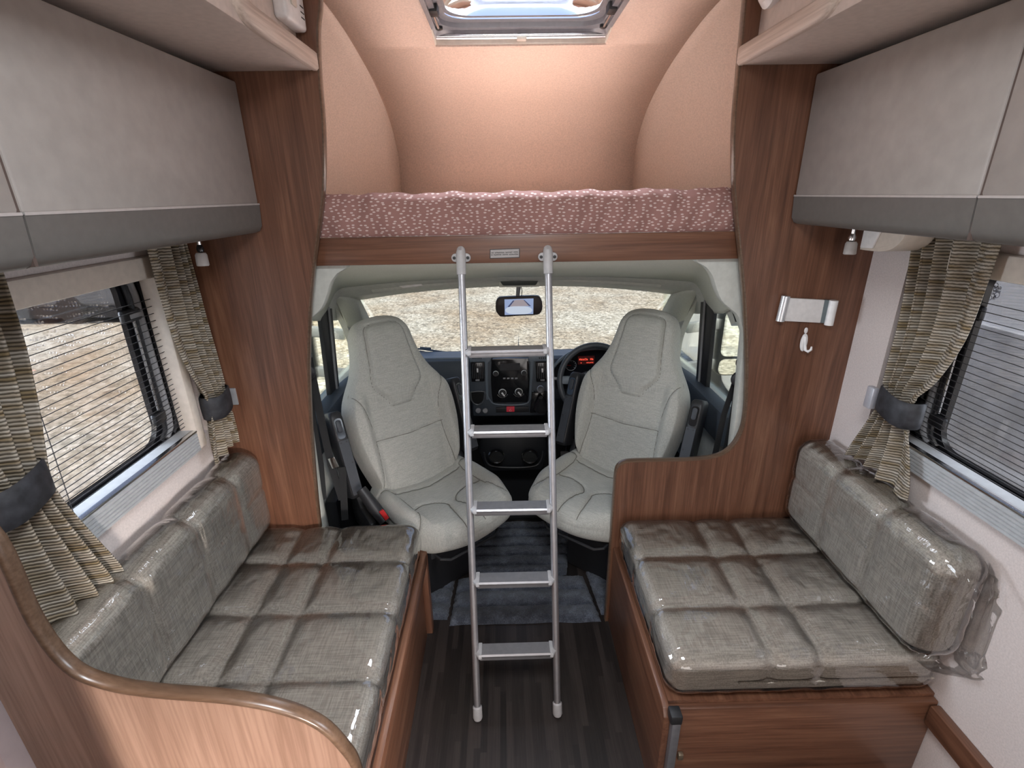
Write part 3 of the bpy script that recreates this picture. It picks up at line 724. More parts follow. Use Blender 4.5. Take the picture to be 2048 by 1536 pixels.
# sofa bases
lbse = thing('sofa_base', 'wooden base of the left sofa with front board and end post', 'sofa base', (-.62, 1.12, 0))
build('front_panel', MB().box(-.352, -.335, .68, 1.52, 0, .372), wood_y, lbse, bevel=.003)
build('top_rail', MB().box(-.335, -.314, .68, 1.545, .335, .390), wood_y, lbse, bevel=.004)
build('end_post', MB().box(-.352, -.314, 1.530, 1.568, 0, .385), wood_z, lbse, bevel=.003)
build('top_board', MB().box(XL+.003, -.352, .68, 1.568, .350, .372), wood_y, lbse)
build('far_panel', MB().box(XL+.003, -.362, 1.545, 1.568, 0, .350), wood_z, lbse)
EP = catmull([(XL+.003,1.33),(-.93,1.30),(-.85,1.235),(-.803,1.153),(-.801,.991),(-.778,.888),(-.729,.844),(-.648,.819),(-.52,.798),(-.426,.768),(-.36,.719),(-.323,.648),(-.309,.59),(-.305,.45),(-.304,0)], 5)
ep = thing('end_panel', 'wooden sofa end panel with sweeping curved top at lower left', 'panel', (-.64, .665, 0))
build('board', MB().prism(EP + [(XL+.002,0)], 1, .652, .676), wood('lit_wood_end_panel', 'z', (.29,.172,.122), (.35,.215,.157), (.40,.252,.188)), ep, smooth=False)  # paler than the other wood: strong light and glare put into its colour
rows = []
for i, (x, z) in enumerate(EP):
    p = EP[max(i-1,0)]; q = EP[min(i+1,len(EP)-1)]; tx, tz = q[0]-p[0], q[1]-p[1]; l = math.hypot(tx, tz); nx, nz = -tz/l, tx/l
    rows.append([Vector((x+nx*h, .664+dy, z+nz*h)) for dy, h in ((-.0130,-.006),(-.0135,-.001),(-.011,.0025),(-.004,.0035),(.004,.0035),(.011,.0025),(.0135,-.001),(.0130,-.006))])
build('edge_band', MB().grid(rows), wood_edge, ep, angle=60)
rbse = thing('bench_base', 'wooden box base of the right bench with metal corner strip', 'bench base', (.78, 1.25, 0))
poly = [(YP-.001,0),(YP-.001,.372),(.955,.372),(.930,.366),(.917,.345),(.915,.30),(.915,0)]
build('side_panel', MB().prism(poly, 0, .400, .418), wood_y, rbse, bevel=.002)
build('near_panel', MB().box(.418, XR-.003, .928, .945, 0, .362), wood_x, rbse, bevel=.002)
build('top_board', MB().box(.418, XR-.003, .945, YP-.001, .352, .372), wood_y, rbse)
build('corner_strip', MB().box(.418, .441, .898, .928, 0, .345), plain('strip_alu', (.30,.30,.32), .35, .7), rbse, bevel=.003)
build('corner_cap', MB().box(.412, .443, .896, .93, .345, .375), black_pl, rbse, bevel=.004)
build('latch', MB().box(.455, .47, .915, .928, .175, .197), plain('latch_bronze', (.35,.28,.2), .35, .8), rbse, bevel=.003)
tag(build('wall_rail', MB().box(XR-.028, XR, -.6, .925, .288, .355), wood_y, bevel=.004), 'wooden rail along the right wall below the bench, lower right', 'rail')
wb = thing('tall_cupboard', 'beige tall cupboard side at the lower left corner', 'cupboard', (-.76, -.1, 0))
wbx = plain('cupboard_side_beige', (.36,.25,.205), .5)
build('carcass', MB().box(XL+.001, -.575, -.60, .395, 0, 1.50), wbx, wb, smooth=False)
build('edge_trim', MB().box(-.585, -.563, .378, .402, 0, 1.50), plain('edge_grey', (.14,.11,.11), .5), wb, bevel=.002)

# ------------------------------------------------------------------ small things on the right bulkhead
tb = thing('tablet_holder', 'white tablet holder with silver rolled ends on the right bulkhead', 'holder', onY(1610, 650, 1.565))
def quadY(pts, y): return [onY(a, b, y) for a, b in pts]
build('plate', MB().plate(quadY([(1572,596),(1650,600),(1641,646),(1563,642)], 1.558), (0,.010,0)), white_pl, tb, bevel=.002)
build('grey_stripe', MB().plate(quadY([(1650,600),(1664,600.5),(1655,647),(1640,646)], 1.558), (0,.010,0)), plain('slate_stripe', (.14,.17,.18), .4), tb, bevel=.002)
for pa, pb in (((1572,592),(1560,642)), ((1668,601),(1657,650))):
    build('rolled_end', MB().tube([onY(*pa, 1.552), onY(*pb, 1.552)], .013, 14), plain('roll_silver', (.62,.64,.66), .25, .5) if pa[0] < 1600 else white_pl, tb)
hk = thing('wall_hook', 'white plastic hook below the tablet holder on the right bulkhead', 'hook', onY(1608, 676, 1.565))
c = onY(1607, 682, 1.566); o_ = []
build('back_plate', MB().plate([c+Vector((.011*math.cos(a*math.pi/12), 0, .030*math.sin(a*math.pi/12)-.004)) for a in range(24)], (0,-.006,0)), white_pl, hk, bevel=.002)
build('tab', MB().plate([c+Vector((.0055*math.cos(a*math.pi/8), 0, .036+.010*math.sin(a*math.pi/8))) for a in range(16)], (0,-.004,0)), white_pl, hk, bevel=.001)
build('prong', MB().tube([c+Vector(v) for v in ((0,-.006,.016),(.0,-.012,-.01),(.002,-.016,-.026),(.008,-.022,-.030),(.014,-.026,-.022),(.0145,-.026,-.012))], [.004,.0045,.005,.005,.004,.0025], 10), white_pl, hk, bevel=0)
for s in (-1, 1):
    x0_, y0_ = (1.0, 1.47) if s > 0 else (-.85, 1.462)
    rl_ = thing('reading_lamp', 'small chrome reading lamp with frosted shade under the %s locker' % ('right' if s > 0 else 'left'), 'lamp', (x0_, y0_, 1.55), group='reading lamps under the lockers')
    build('stem', MB().tube([(x0_, y0_, 1.556), (x0_, y0_, 1.528)], .006, 10), steel, rl_)
    build('joint', MB().lathe([(.004,0),(.009,.003),(.010,.012),(.006,.022)], (x0_, y0_, 1.508), (0,0,1), 12), steel if s > 0 else black_gl, rl_)
    build('shade', MB().lathe([(.0145,0),(.0165,.002),(.0155,.03),(.012,.036)], (x0_, y0_-.004, 1.472), (0,.05,1), 14), plain('frosted_shade', (.50,.47,.45), .3), rl_)
spk = thing('speaker', 'beige round speaker pod under the right locker', 'speaker', (1.06, 1.42, 1.545))
sp_ = [(y, z) for y, z in catmull([(1.30,1.556),(1.305,1.528),(1.33,1.503),(1.37,1.490),(1.43,1.487),(1.43,1.487)], 5)] + [(1.455,1.487),(1.455,1.556)]
build('pod', MB().prism(sp_, 0, 1.02, 1.10), cream_pl, spk, bevel=.004)
build('grille', MB().prism([(1.40,1.495),(1.447,1.492),(1.447,1.55),(1.38,1.55)], 0, 1.012, 1.02), white_pl, spk, bevel=.003)

# ------------------------------------------------------------------ ladder
ld = thing('bunk_ladder', 'aluminium ladder with five treads hooked on the overcab bed board', 'ladder', (.017, 1.17, 0))
TL, TR = onY(922, 520, 1.585), onY(1096, 518, 1.585)
FL, FR = on(955.5, 1436, 2, .012), on(1115, 1428, 2, .012)
def stile(a, b, t): return a.lerp(b, t)
for A, B in ((TL, FL), (TR, FR)):
    build('stile', MB().tube([A, B], .0115, 14), alu, ld)
    d_ = (B-A).normalized()
    build('foot', MB().lathe([(.011,-.045),(.0155,-.04),(.0165,-.004),(.013,.004)], B, d_, 14), alu_cap, ld)
    hook = build('top_hook', MB().tube([A+d_*.045, A, A+Vector((0,.006,.022)), A+Vector((0,.020,.030)), A+Vector((0,.030,.022))], [.0145,.0150,.0150,.013,.010], 12), alu_cap, ld)
    fl = build('bracket', MB().plate([Vector((A.x-.030+x, YP+.029, A.z+.006+z)) for x, z in rrect(0, .060, -.013, .013, .0125, 6)], (0,-.009,0)), alu_cap, ld, bevel=.002)
    for sx_ in (-.021, .021):
        build('screw', MB().lathe([(.005,0),(.005,.003),(.003,.0035)], (A.x+sx_, YP+.0205, A.z+.006), (0,-1,0), 10), black_pl, fl)
for pyl, pyr in ((704, 700), (863, 860), (1017, 1014), (1161, 1157), (1304, 1299)):
    def at(A, B, py):     # stile point whose image row is py
        lo, hi = 0., 1.
        for _ in range(40):
            m_ = (lo+hi)/2; q = A.lerp(B, m_)-CAM; yy = 768+F_PX*q.dot(DOWN)/q.dot(FWD)
            if yy < py: lo = m_
            else: hi = m_
        return A.lerp(B, lo)
    a, b = at(TL, FL, pyl), at(TR, FR, pyr); u = (b-a).normalized()
    a2, b2 = a+u*.016, b-u*.016
    prf = [(-.024,.004),(-.020,.009),(.022,.011),(.026,.006),(.024,.0),(.020,-.006),(-.018,-.006),(-.024,-.002)]
    rows = [[p+Vector((0, y, z)) for y, z in prf] for p in (a2, b2)]
    t_ = build('tread', MB().grid(rows, True).add(rows[0], [tuple(range(8))]).add(rows[1], [tuple(range(8))]), alu, ld, smooth=False)
    # ribbed front lip of the tread
    build('tread_lip', MB().plate([a2+Vector((0,-.024,-.013)), b2+Vector((0,-.024,-.013)), b2+Vector((0,-.024,.004)), a2+Vector((0,-.024,.004))], (0,.006,0)), alu, t_, bevel=.002)
    for p, s in ((a2, -1), (b2, 1)):
        cp_ = MB(); rr_ = [[p+u*(s*k)+Vector((0, y*1.12, z*1.25-.001)) for y, z in prf] for k in (-.006, .004)]
        rr_.append([p+u*(s*.016)+Vector((0, y*.35, z*.6)) for y, z in prf])
        build('tread_cap', cp_.grid(rr_, True).add(rr_[0], [tuple(range(8))]).add(rr_[2], [tuple(range(8))]), alu_cap, ld, angle=50)

# ------------------------------------------------------------------ floor mats
def fur():
    m, nt, b = nodes('mat_pile_navy')
    mp = mapping(nt, (1,1,1)); n = N(nt, 'ShaderNodeTexNoise', Scale=260.0, Detail=4.0, Roughness=.75); nt.links.new(mp.outputs[0], n.inputs['Vector'])
    n2 = N(nt, 'ShaderNodeTexNoise', Scale=28.0, Detail=3.0); nt.links.new(mp.outputs[0], n2.inputs['Vector'])
    ad = N(nt, 'ShaderNodeMath', operation='MULTIPLY_ADD'); ad.inputs[1].default_value = .6; nt.links.new(n2.outputs['Fac'], ad.inputs[0]); nt.links.new(n.outputs['Fac'], ad.inputs[2])
    r = ramp(nt, [(.50, (.012,.015,.023)), (.78, (.055,.066,.095)), (1.0, (.17,.195,.25))]); nt.links.new(ad.outputs[0], r.inputs[0])
    nt.links.new(r.outputs[0], b.inputs['Base Color']); b.inputs['Roughness'].default_value = .95; b.inputs['Sheen Weight'].default_value = .3
    bump(nt, n.outputs['Fac'], b, 1.0, .006); return m
furm = fur()
def mat(label, x0a, x1a, x0b, x1b, y0, y1, nrow, h=.02, seed=0):
    nx, ny = 110, int((y1-y0)/.004); rows = []
    for j in range(ny+1):
        t = j/ny; y = lerp(y0, y1, t); row = []
        for i in range(nx+1):
            u = i/nx; x = lerp(lerp(x0a, x0b, t), lerp(x1a, x1b, t), u)
            yy = y + .008*mnoise.noise(Vector((x*9, seed, j*.0)))
            ph = (t*nrow) % 1; rd = abs(math.sin(math.pi*ph))**.45
            e = min(1, min(u, 1-u)*22)*min(1, min(t, 1-t)*16); e = e**.5
            nz = mnoise.noise(Vector((x*130, y*130, seed)))*.0035 + mnoise.noise(Vector((x*300, y*300, seed)))*.0025
            row.append(Vector((x+.004*mnoise.noise(Vector((y*60, seed, u))), yy, .002+e*(h*(.12+.88*rd)+nz))))
        rows.append(row)
    return tag(build('floor_mat', MB().grid(rows), furm, angle=180, fix=False), label, 'mat', 'dark quilted cab mats')
mat('long dark quilted pile mat between the two cab seats', -.165, .262, -.215, .335, 1.835, 2.245, 6, .022, 1)
mat('wide dark quilted pile mat lying nearest the lounge floor', -.252, .372, -.235, .335, 1.566, 1.830, 3, .026, 2)
mat('small dark pile mat at the foot of the left cab seat', -.42, -.262, -.44, -.25, 1.60, 1.86, 3, .016, 3)
mat('small dark pile mat at the foot of the driver seat', .378, .50, .352, .52, 1.60, 1.86, 3, .016, 4)

# ------------------------------------------------------------------ cab seats
def seg_d(px, py, pts):
    best = 9
    for (ax, ay), (bx, by) in zip(pts, pts[1:]):
        dx, dy = bx-ax, by-ay; l2 = dx*dx+dy*dy or 1e-9
        t = max(0, min(1, ((px-ax)*dx+(py-ay)*dy)/l2)); best = min(best, math.hypot(px-ax-dx*t, py-ay-dy*t))
    return best
LEAN = math.radians(20)
BU = Vector((0, math.sin(LEAN), math.cos(LEAN))); BN = Vector((0, -math.cos(LEAN), math.sin(LEAN))); BO = Vector((0, .185, .455))
WPROF = catmull([(0,.185),(.06,.205),(.14,.228),(.24,.246),(.33,.248),(.40,.236),(.455,.210),(.51,.176),(.56,.154),(.615,.140),(.665,.132),(.70,.121),(.725,.103),(.738,.080),(.746,.048),(.749,.012)], 4)
def backp(x, s, d): return BO + Vector((x,0,0)) + BU*s + BN*d
SEAMS = {}
def seat_meshes():
    seam1 = catmull([(.24,.13),(.18,.13),(.160,.10),(.155,-.02),(.163,-.12),(.19,-.19),(.22,-.225)], 5)
    pad = catmull([(.045,-.30),(.040,-.20),(.028,-.12),(.02,-.085),(.05,-.045),(.11,-.03),(.157,-.05)], 5)
    cross = [(-.158,.105),(0,.085),(.158,.105)]
    def f(p, n):
        ax = abs(p.x); d = 0
        if n.z > -.2:
            d += .040*sm(.14,.19,ax)*sm(-.25,-.08,p.y)*(1-.35*sm(.05,.2,p.y))*max(0, n.z)
            d -= .012*(1-sm(.0,.16,ax))*max(0, n.z)
            d += .010*math.sin(math.pi*sm(-.29,-.02,p.y))*max(0,n.z)*(ax < .17)
            g = max(crease(seg_d(ax, p.y, seam1), .006), crease(seg_d(ax, p.y, pad), .006), .8*crease(seg_d(p.x, p.y, cross), .005))
            d -= .012*g*max(.25, n.z)
        if abs(n.z) < .8: d -= .004*crease(p.z-.432, .003)*(p.y < .15)
        return d
    cu = cushion(-.220, .220, -.262, .24, .362, .490, .056, .0062, f)
    for v in cu.v:
        k = sm(-.06, -.30, v.y) if False else max(0, (-.06-v.y)/.24)
        v.x *= (1-.12*k*k) if v.x < 0 else (1.10-.03*k*k)
        v.y += (.125 if v.x < 0 else .05)*(v.x/.22)**2*k
    # backrest
    head = catmull([(.0,.716),(.06,.712),(.086,.69),(.094,.635),(.104,.54),(.114,.48),(.110,.445),(.085,.415),(.06,.385),(.045,.36),(.0,.355)], 5)
    bol = catmull([(.222,.455),(.195,.41),(.172,.35),(.160,.27),(.163,.16),(.175,.06),(.19,.015)], 5)
    mid = [(-.163,.235),(0,.225),(.163,.235)]
    side = catmull([(.150,.73),(.150,.66),(.172,.56),(.205,.475)], 5)
    def ins(x, s):   # inside head pad
        n_ = 0; 
        hw = 0
        for (xa, sa), (xb, sb) in zip(head, head[1:]):
            if (sa-s)*(sb-s) <= 0 and sa != sb: hw = max(hw, xa+(xb-xa)*(s-sa)/(sb-sa))
        return hw-abs(x) if .355 < s < .716 else -1
    def front(x, s, s_, topf):
        ax = abs(x); d = .058*(s_**.50)*(.35+.65*topf)
        d += .052*sm(.14,.20,ax)*sm(.49,.37,s)*sm(-.04,.10,s)*min(1, s_*2.2)
        d += .016*sm(.36,.44,s)*min(1, s_*2)*(1-sm(.66,.76,s))
        if ins(x, s) > 0: d += .010*min(1, ins(x, s)/.010)
        if s_ > .15:
            g = max(crease(seg_d(ax, s, head), .005), crease(seg_d(ax, s, bol), .006)*(s < .46), .7*crease(seg_d(x, s, mid), .004), .45*crease(seg_d(ax, s, side), .003))
            d -= .012*g
        return d
    def top_f(s): return sm(.749, .66, s)**.5 if s > .66 else 1
    rows = []; nu = 170
    for i, (s, w_) in enumerate(WPROF):
        ring_ = []
        for k in range(nu):
            a = 2*math.pi*k/nu; c_, s_ = math.cos(a), math.sin(a)
            x = w_*(abs(c_)**.62)*(1 if c_ >= 0 else -1)
            d = front(x, s, s_, top_f(s)) if s_ > 0 else -.075*(abs(s_)**.55)*(.55+.45*top_f(s))
            ring_.append(backp(x, s, d))
        rows.append(ring_)
    def wid(s):
        for (sa, wa), (sb, wb) in zip(WPROF, WPROF[1:]):
            if sa <= s <= sb: return wa+(wb-wa)*(s-sa)/(sb-sa+1e-9)
        return .1
    def onback(x, s):
        c_ = min(.97, abs(x)/wid(s))**(1/.62); return backp(x, s, front(x, s, math.sqrt(1-c_*c_), top_f(s))+.0030)
    def dense(pts):
        out = []
        for (xa, sa), (xb, sb) in zip(pts, pts[1:]):
            n_ = max(1, round(math.dist((xa,sa),(xb,sb))/.006)); out += [(lerp(xa,xb,k/n_), lerp(sa,sb,k/n_)) for k in range(n_)]
        return out+[pts[-1]]
    SEAMS['back'] = [[onback(x*m, s) for x, s in dense(c) if abs(x) < wid(s)*.96] for m in (1,-1) for c in (head, bol, side)] + [[onback(x, s) for x, s in dense(mid)]]
    tops = [v for v in cu.v if v.z > .40]
    def onpad(x, y):
        k = max(0, (-.06-y)/.24); x2 = x*((1-.12*k*k) if x < 0 else (1.10-.03*k*k)); y2 = y+(.125 if x2 < 0 else .05)*(x2/.22)**2*k
        near = sorted(tops, key=lambda v: (v.x-x2)**2+(v.y-y2)**2)[:3]
        return Vector((x2, y2, sum(v.z for v in near)/3+.0024))
    SEAMS['pad'] = [[onpad(x*m, y) for x, y in dense(c) if abs(x) < .205 and -.25 < y] for m in (1,-1) for c in (seam1, pad)] + [[onpad(x, y) for x, y in dense(cross)]]
    bk = MB().grid(rows, True); bk.add(rows[0], [tuple(range(nu))[::-1]]); bk.add(rows[-1], [tuple(range(nu))])
    return cu, bk
# denser rows for the back: resample the width profile
_W = []
for (sa, wa), (sb, wb_) in zip(WPROF, WPROF[1:]):
    n_ = max(1, round((sb-sa)/.005))
    for k in range(n_): _W.append((lerp(sa, sb, k/n_), lerp(wa, wb_, k/n_)))
WPROF = _W + [WPROF[-1]]
arm_plate = plain('armrest_plate', (.038,.042,.050), .5)
seam_shade_m = plain('seam_crease_shade', (.20,.19,.165), .9)  # dark tubes paint in the crease shade along the sewn seams
def cab_seat(label, loc, rz):
    t = thing('captain_chair', label, 'car seat', loc, rz, 'swivelled cab seats')
    cu, bk = seat_meshes()
    po = build('seat_pad', cu, seat_fab, t, local=True, angle=180)
    for c in SEAMS['pad']: build('seam', MB().tube(c, .0016, 5), seam_shade_m, po, local=True)
    bo = build('backrest', bk, seat_fab, t, local=True, angle=180)
    for c in SEAMS['back']: build('seam', MB().tube(c, .0016, 5), seam_shade_m, bo, local=True)
    for s in (-1, 1):
        rows = []
        # armrest: rounded bar folded up beside the backrest
        pr = rrect(-.030, .030, -.045, .045, .016, 4)
        for sv, k in ((.045,.80),(.05,.95),(.07,1),(.30,1),(.372,1),(.392,.93),(.402,.7)):
            rows.append([backp(s*.292+px*k*.92, sv, .018+pd*k) for px, pd in pr])
        ar = build('armrest', MB().grid(rows, True).add(rows[0], [tuple(range(len(pr)))]).add(rows[-1], [tuple(range(len(pr)))]), black_pl, t, local=True, angle=50)
        pl = MB(); q = [backp(s*.292+dx, sv, .064) for dx, sv in ((-.020,.06),(.020,.06),(.020,.285),(-.020,.285))]
        pl.plate(q, BN*.004); build('armrest_plate', pl, arm_plate, ar, local=True, smooth=False)
        build('armrest_slot', MB().plate([backp(s*.292+dx, sv, .0645) for dx, sv in rrect(-.016,.016,.292,.375,.012,3)], BN*.0012), black_gl, ar, local=True)
        build('armrest_button', MB().plate([backp(s*.292+dx, sv, .065) for dx, sv in rrect(-.010,.010,.318,.368,.008,3)], BN*.006), arm_plate, ar, local=True, bevel=.002)
        for dx, sv in ((-.011,.277),(.011,.277),(.012,.19),(.012,.09)):
            build('armrest_screw', MB().lathe([(.0038,0),(.0038,.001)], backp(s*.292+dx, sv, .068), BN, 8), black_pl, ar, local=True)
        build('recline_cover', MB().prism([(.10,.33),(.26,.33),(.28,.40),(.262,.50),(.235,.52),(.19,.43),(.10,.40)], 0, s*.262-.014, s*.262+.014), black_pl, t, local=True, bevel=.006)
    bs = MB(); bs.box(-.165,.165,-.17,.20,.325,.362); build('swivel_plate', bs, black_pl, t, local=True, bevel=.01)
    bs = MB(); bs.box(-.14,.14,-.02,.26,0,.325); build('pedestal', bs, black_pl, t, local=True, bevel=.02)
    build('slide_lever', MB().tube([(-.15,-.12,.345),(-.14,-.20,.34),(-.11,-.222,.335),(.11,-.222,.335),(.14,-.20,.34),(.15,-.12,.345)], .006, 8), black_pl, t, local=True)
    return t
def copy_tree(o, parent=None):
    c = o.copy(); COL.objects.link(c); c.parent = parent
    for ch in list(o.children): copy_tree(ch, c)
    return c
SL = cab_seat('light grey swivelled passenger cab seat on the left with red belt buckle', (-.285, 1.806, 0), math.radians(40))
SR = copy_tree(SL); SR['label'] = 'light grey swivelled driver seat on the right in front of the steering wheel'
SR.location = (.388, 1.846, 0); SR.rotation_euler = (0, 0, math.radians(-39)); SR.scale = (-1, 1, 1)
def to_local(p, o):
    a_ = -o.rotation_euler.z; v = Vector(p)-o.location; return Vector((v.x*math.cos(a_)-v.y*math.sin(a_), v.x*math.sin(a_)+v.y*math.cos(a_), v.z))
q0, q1, q2 = (to_local(p, SL) for p in (onY(722,978,1.70), onY(748,1015,1.675), onY(770,1042,1.655)))
bk = build('buckle', MB().tube([q0, q1, q2], [.020,.026,.022], 12), black_pl, SL, local=True)
build('buckle_release', MB().plate([to_local(onY(a_, b_, 1.632), SL) for a_, b_ in ((760,1026),(768,1020),(779,1036),(771,1042))], Vector((0,.012,0))), red_pl, bk, local=True, bevel=.002)

# ------------------------------------------------------------------ cab
CC = .06
def mir(mb): return mb.mirror(CC)
# bulkhead trim arch behind the wooden panels
arch = [(-.80,1.47)] + [tuple((p.x, p.z)) for p in (onY(700,533,1.66), onY(680,545,1.66), onY(668,562,1.66), onY(661,585,1.66), onY(650,612,1.66), onY(632,630,1.66), onY(617,645,1.66), onY(606,680,1.66))]
arch = [arch[1]] + catmull(arch[2:], 3) + [(-.70,1.0),(-.715,.6),(-.72,0),(-.80,0),(-.80,1.47),(-.50,1.47)]
am = MB().prism(arch, 1, 1.625, 1.665)
struct(build('trim_1', am, cab_lite, bevel=.004), 'pale plastic trim round the left side of the cab opening')
struct(build('trim_2', mir(am), cab_lite, bevel=.004), 'pale plastic trim round the right side of the cab opening')
# header above the windscreen
def half(pts, Y):
    L = [onY(a, b, Y) for a, b in pts]; L = [Vector(p) for p in catmull([tuple(p) for p in L], 5)]
    off = L[-1].x - CC; zc = L[-1].z
    return L + [Vector((2*CC-p.x, p.y, p.z)) for p in L[::-1][1:]]
h0 = half([(560,600),(620,540),(650,526),(700,522),(800,522),(900,522),(1038,522)], 1.66)
h1 = half([(622,640),(640,585),(664,556),(700,551),(800,545),(900,541),(1038,538)], 2.00)
h2 = half([(645,640),(658,600),(676,575),(715,568),(800,560),(900,554),(1038,549)], 2.26)
h3 = half([(660,640),(668,608),(684,590),(730,586),(800,576),(900,566),(1038,559)], 2.34)
h4 = half([(672,640),(680,612),(692,598),(718,597),(800,585),(900,575),(1038,568)], 2.47)
hd = thing('windscreen_header', 'grey green moulded header panel above the windscreen', 'header panel', (CC, 2.2, 1.25))
build('roof_lining', MB().grid([h0, h1, h2]), cab_trim, hd, angle=60, solid=.01)
build('lower_lip', MB().grid([h2, [p+Vector((0,.005,-.006)) for p in h2], h3, h4]), cab_lite, hd, angle=30, solid=.008)
for s in (0, 1):
    v = MB().plate([onY(742,579,2.30), onY(800,570,2.30), onY(900,560,2.30), onY(985,556,2.30), onY(985,563,2.31), onY(900,570,2.31), onY(800,580,2.31), onY(745,586,2.31)], (0,.012,0))
    vo = tag(build('sun_visor', mir(v) if s else v, cab_lite, bevel=.003), 'pale folded sun visor above the %s half of the windscreen' % ('right' if s else 'left'), 'sun visor', 'sun visors')
    if not s: build('vanity_mirror', MB().plate([onY(798,572,2.292), onY(842,568,2.292), onY(846,571,2.292), onY(806,576,2.292)], (0,.004,0)), white_pl, vo)
oc = thing('overhead_console', 'dark overhead lamp console above the rear view mirror', 'console', onY(1038, 560, 2.33))
build('housing', MB().plate(quadY([(1001,551),(1076,550),(1078,560),(1072,571),(1006,572),(999,562)], 2.325), (0,.05,0)), plain('console_dark_green', (.045,.055,.05), .35), oc, bevel=.006)
for px_ in (1021, 1058): build('lamp_lens', MB().plate(quadY([(px_-6,557),(px_+6,556.5),(px_+5,560),(px_-5,560.5)], 2.323), (0,.003,0)), white_pl, oc)
build('surround', MB().plate(quadY([(985,549),(1092,547),(1088,556),(1078,566),(1080,574),(997,575),(998,566),(990,558)], 2.345), (0,.05,0)), cab_trim, oc, bevel=.006)
# mirror with monitor
mr = thing('rear_view_mirror', 'black rear view mirror with a lit reversing camera screen', 'mirror', onY(1037, 612, 2.40))
build('stem', MB().tube([onY(1038,566,2.40), onY(1035,596,2.42)], [.013,.008], 10), grey_pl, mr)
build('cable', MB().tube([onY(1042,568,2.40), onY(1044,582,2.41), onY(1043,594,2.42)], .002, 6), black_pl, mr)
outl = catmull([(992,603),(996,597),(1003,594.5),(1037,593),(1072,592),(1080,595),(1084,603),(1085,616),(1081,626),(1072,630),(1037,632),(1006,634),(998,631),(992,622),(991,612),(992,603)], 3)[:-1]
build('housing', MB().plate(quadY(outl, 2.40), (0,.03,0)), plain('mirror_housing', (.03,.022,.022), .3), mr, bevel=.004)
scr = build('screen', MB().plate(quadY([(1009,599),(1067,597),(1066.5,628),(1009.5,630)], 2.3965), (0,.002,0)), emit('screen_blue', (.33,.42,.66), .8), mr, smooth=False)
build('screen_road', MB().plate(quadY([(1030,600),(1046,599),(1060,612),(1020,613)], 2.3955), (0,.0006,0)), emit('screen_road', (.38,.33,.36), .8), scr, smooth=False)
build('screen_lines', MB().plate(quadY([(1026,601),(1029,601),(1019,614),(1015,614)], 2.395), (0,.0006,0)).plate(quadY([(1047,600),(1049,600),(1062,612),(1058,612)], 2.395), (0,.0006,0)), emit('screen_line', (.06,.07,.16), .8), scr, smooth=False)
build('screen_bumper', MB().plate(quadY([(1037.5+27*abs(math.cos(a*math.pi/12))**.6*(1 if math.cos(a*math.pi/12)>0 else -1), 620.5-8*math.sin(a*math.pi/12)) for a in range(24)], 2.3948), (0,.0006,0)), emit('screen_white', (.55,.62,.74), .9), scr, smooth=False)
# windscreen and pillars
wtop = half([(700,598),(718,597),(800,585),(900,575),(1038,568)], 2.47)
wbot = half([(715,705),(765,705),(850,706),(940,707),(1038,707)], 3.02)
ws = sroot('window_3', (CC, 2.75, .72), 'wide windscreen looking on to pale gravel')
build('pane', MB().grid([[a.lerp(b, t/6) + Vector((0,.05*math.sin(math.pi*t/6),0)) for a, b in zip(wtop, wbot)] for t in range(7)]), cabglass, ws, angle=180, fix=False)
pil = MB()
inn = [(718,597,2.46),(727,618,2.56),(740,645,2.68),(768,704,2.98)]; mid_ = [(698,592,2.38),(714,622,2.50),(728,652,2.62),(752,706,2.92)]; out = [(664,588,2.30),(680,620,2.40),(694,655,2.52),(712,708,2.80)]
pl_ = MB().grid([[onY(*p) for p in catmull(c, 4)] for c in (inn, mid_, out)])
struct(build('trim_3', pl_, cab_trim, angle=60, solid=.012), 'grey green pillar trim left of the windscreen')
struct(build('trim_4', mir(pl_), cab_trim, angle=60, solid=.012), 'grey green pillar trim right of the windscreen')
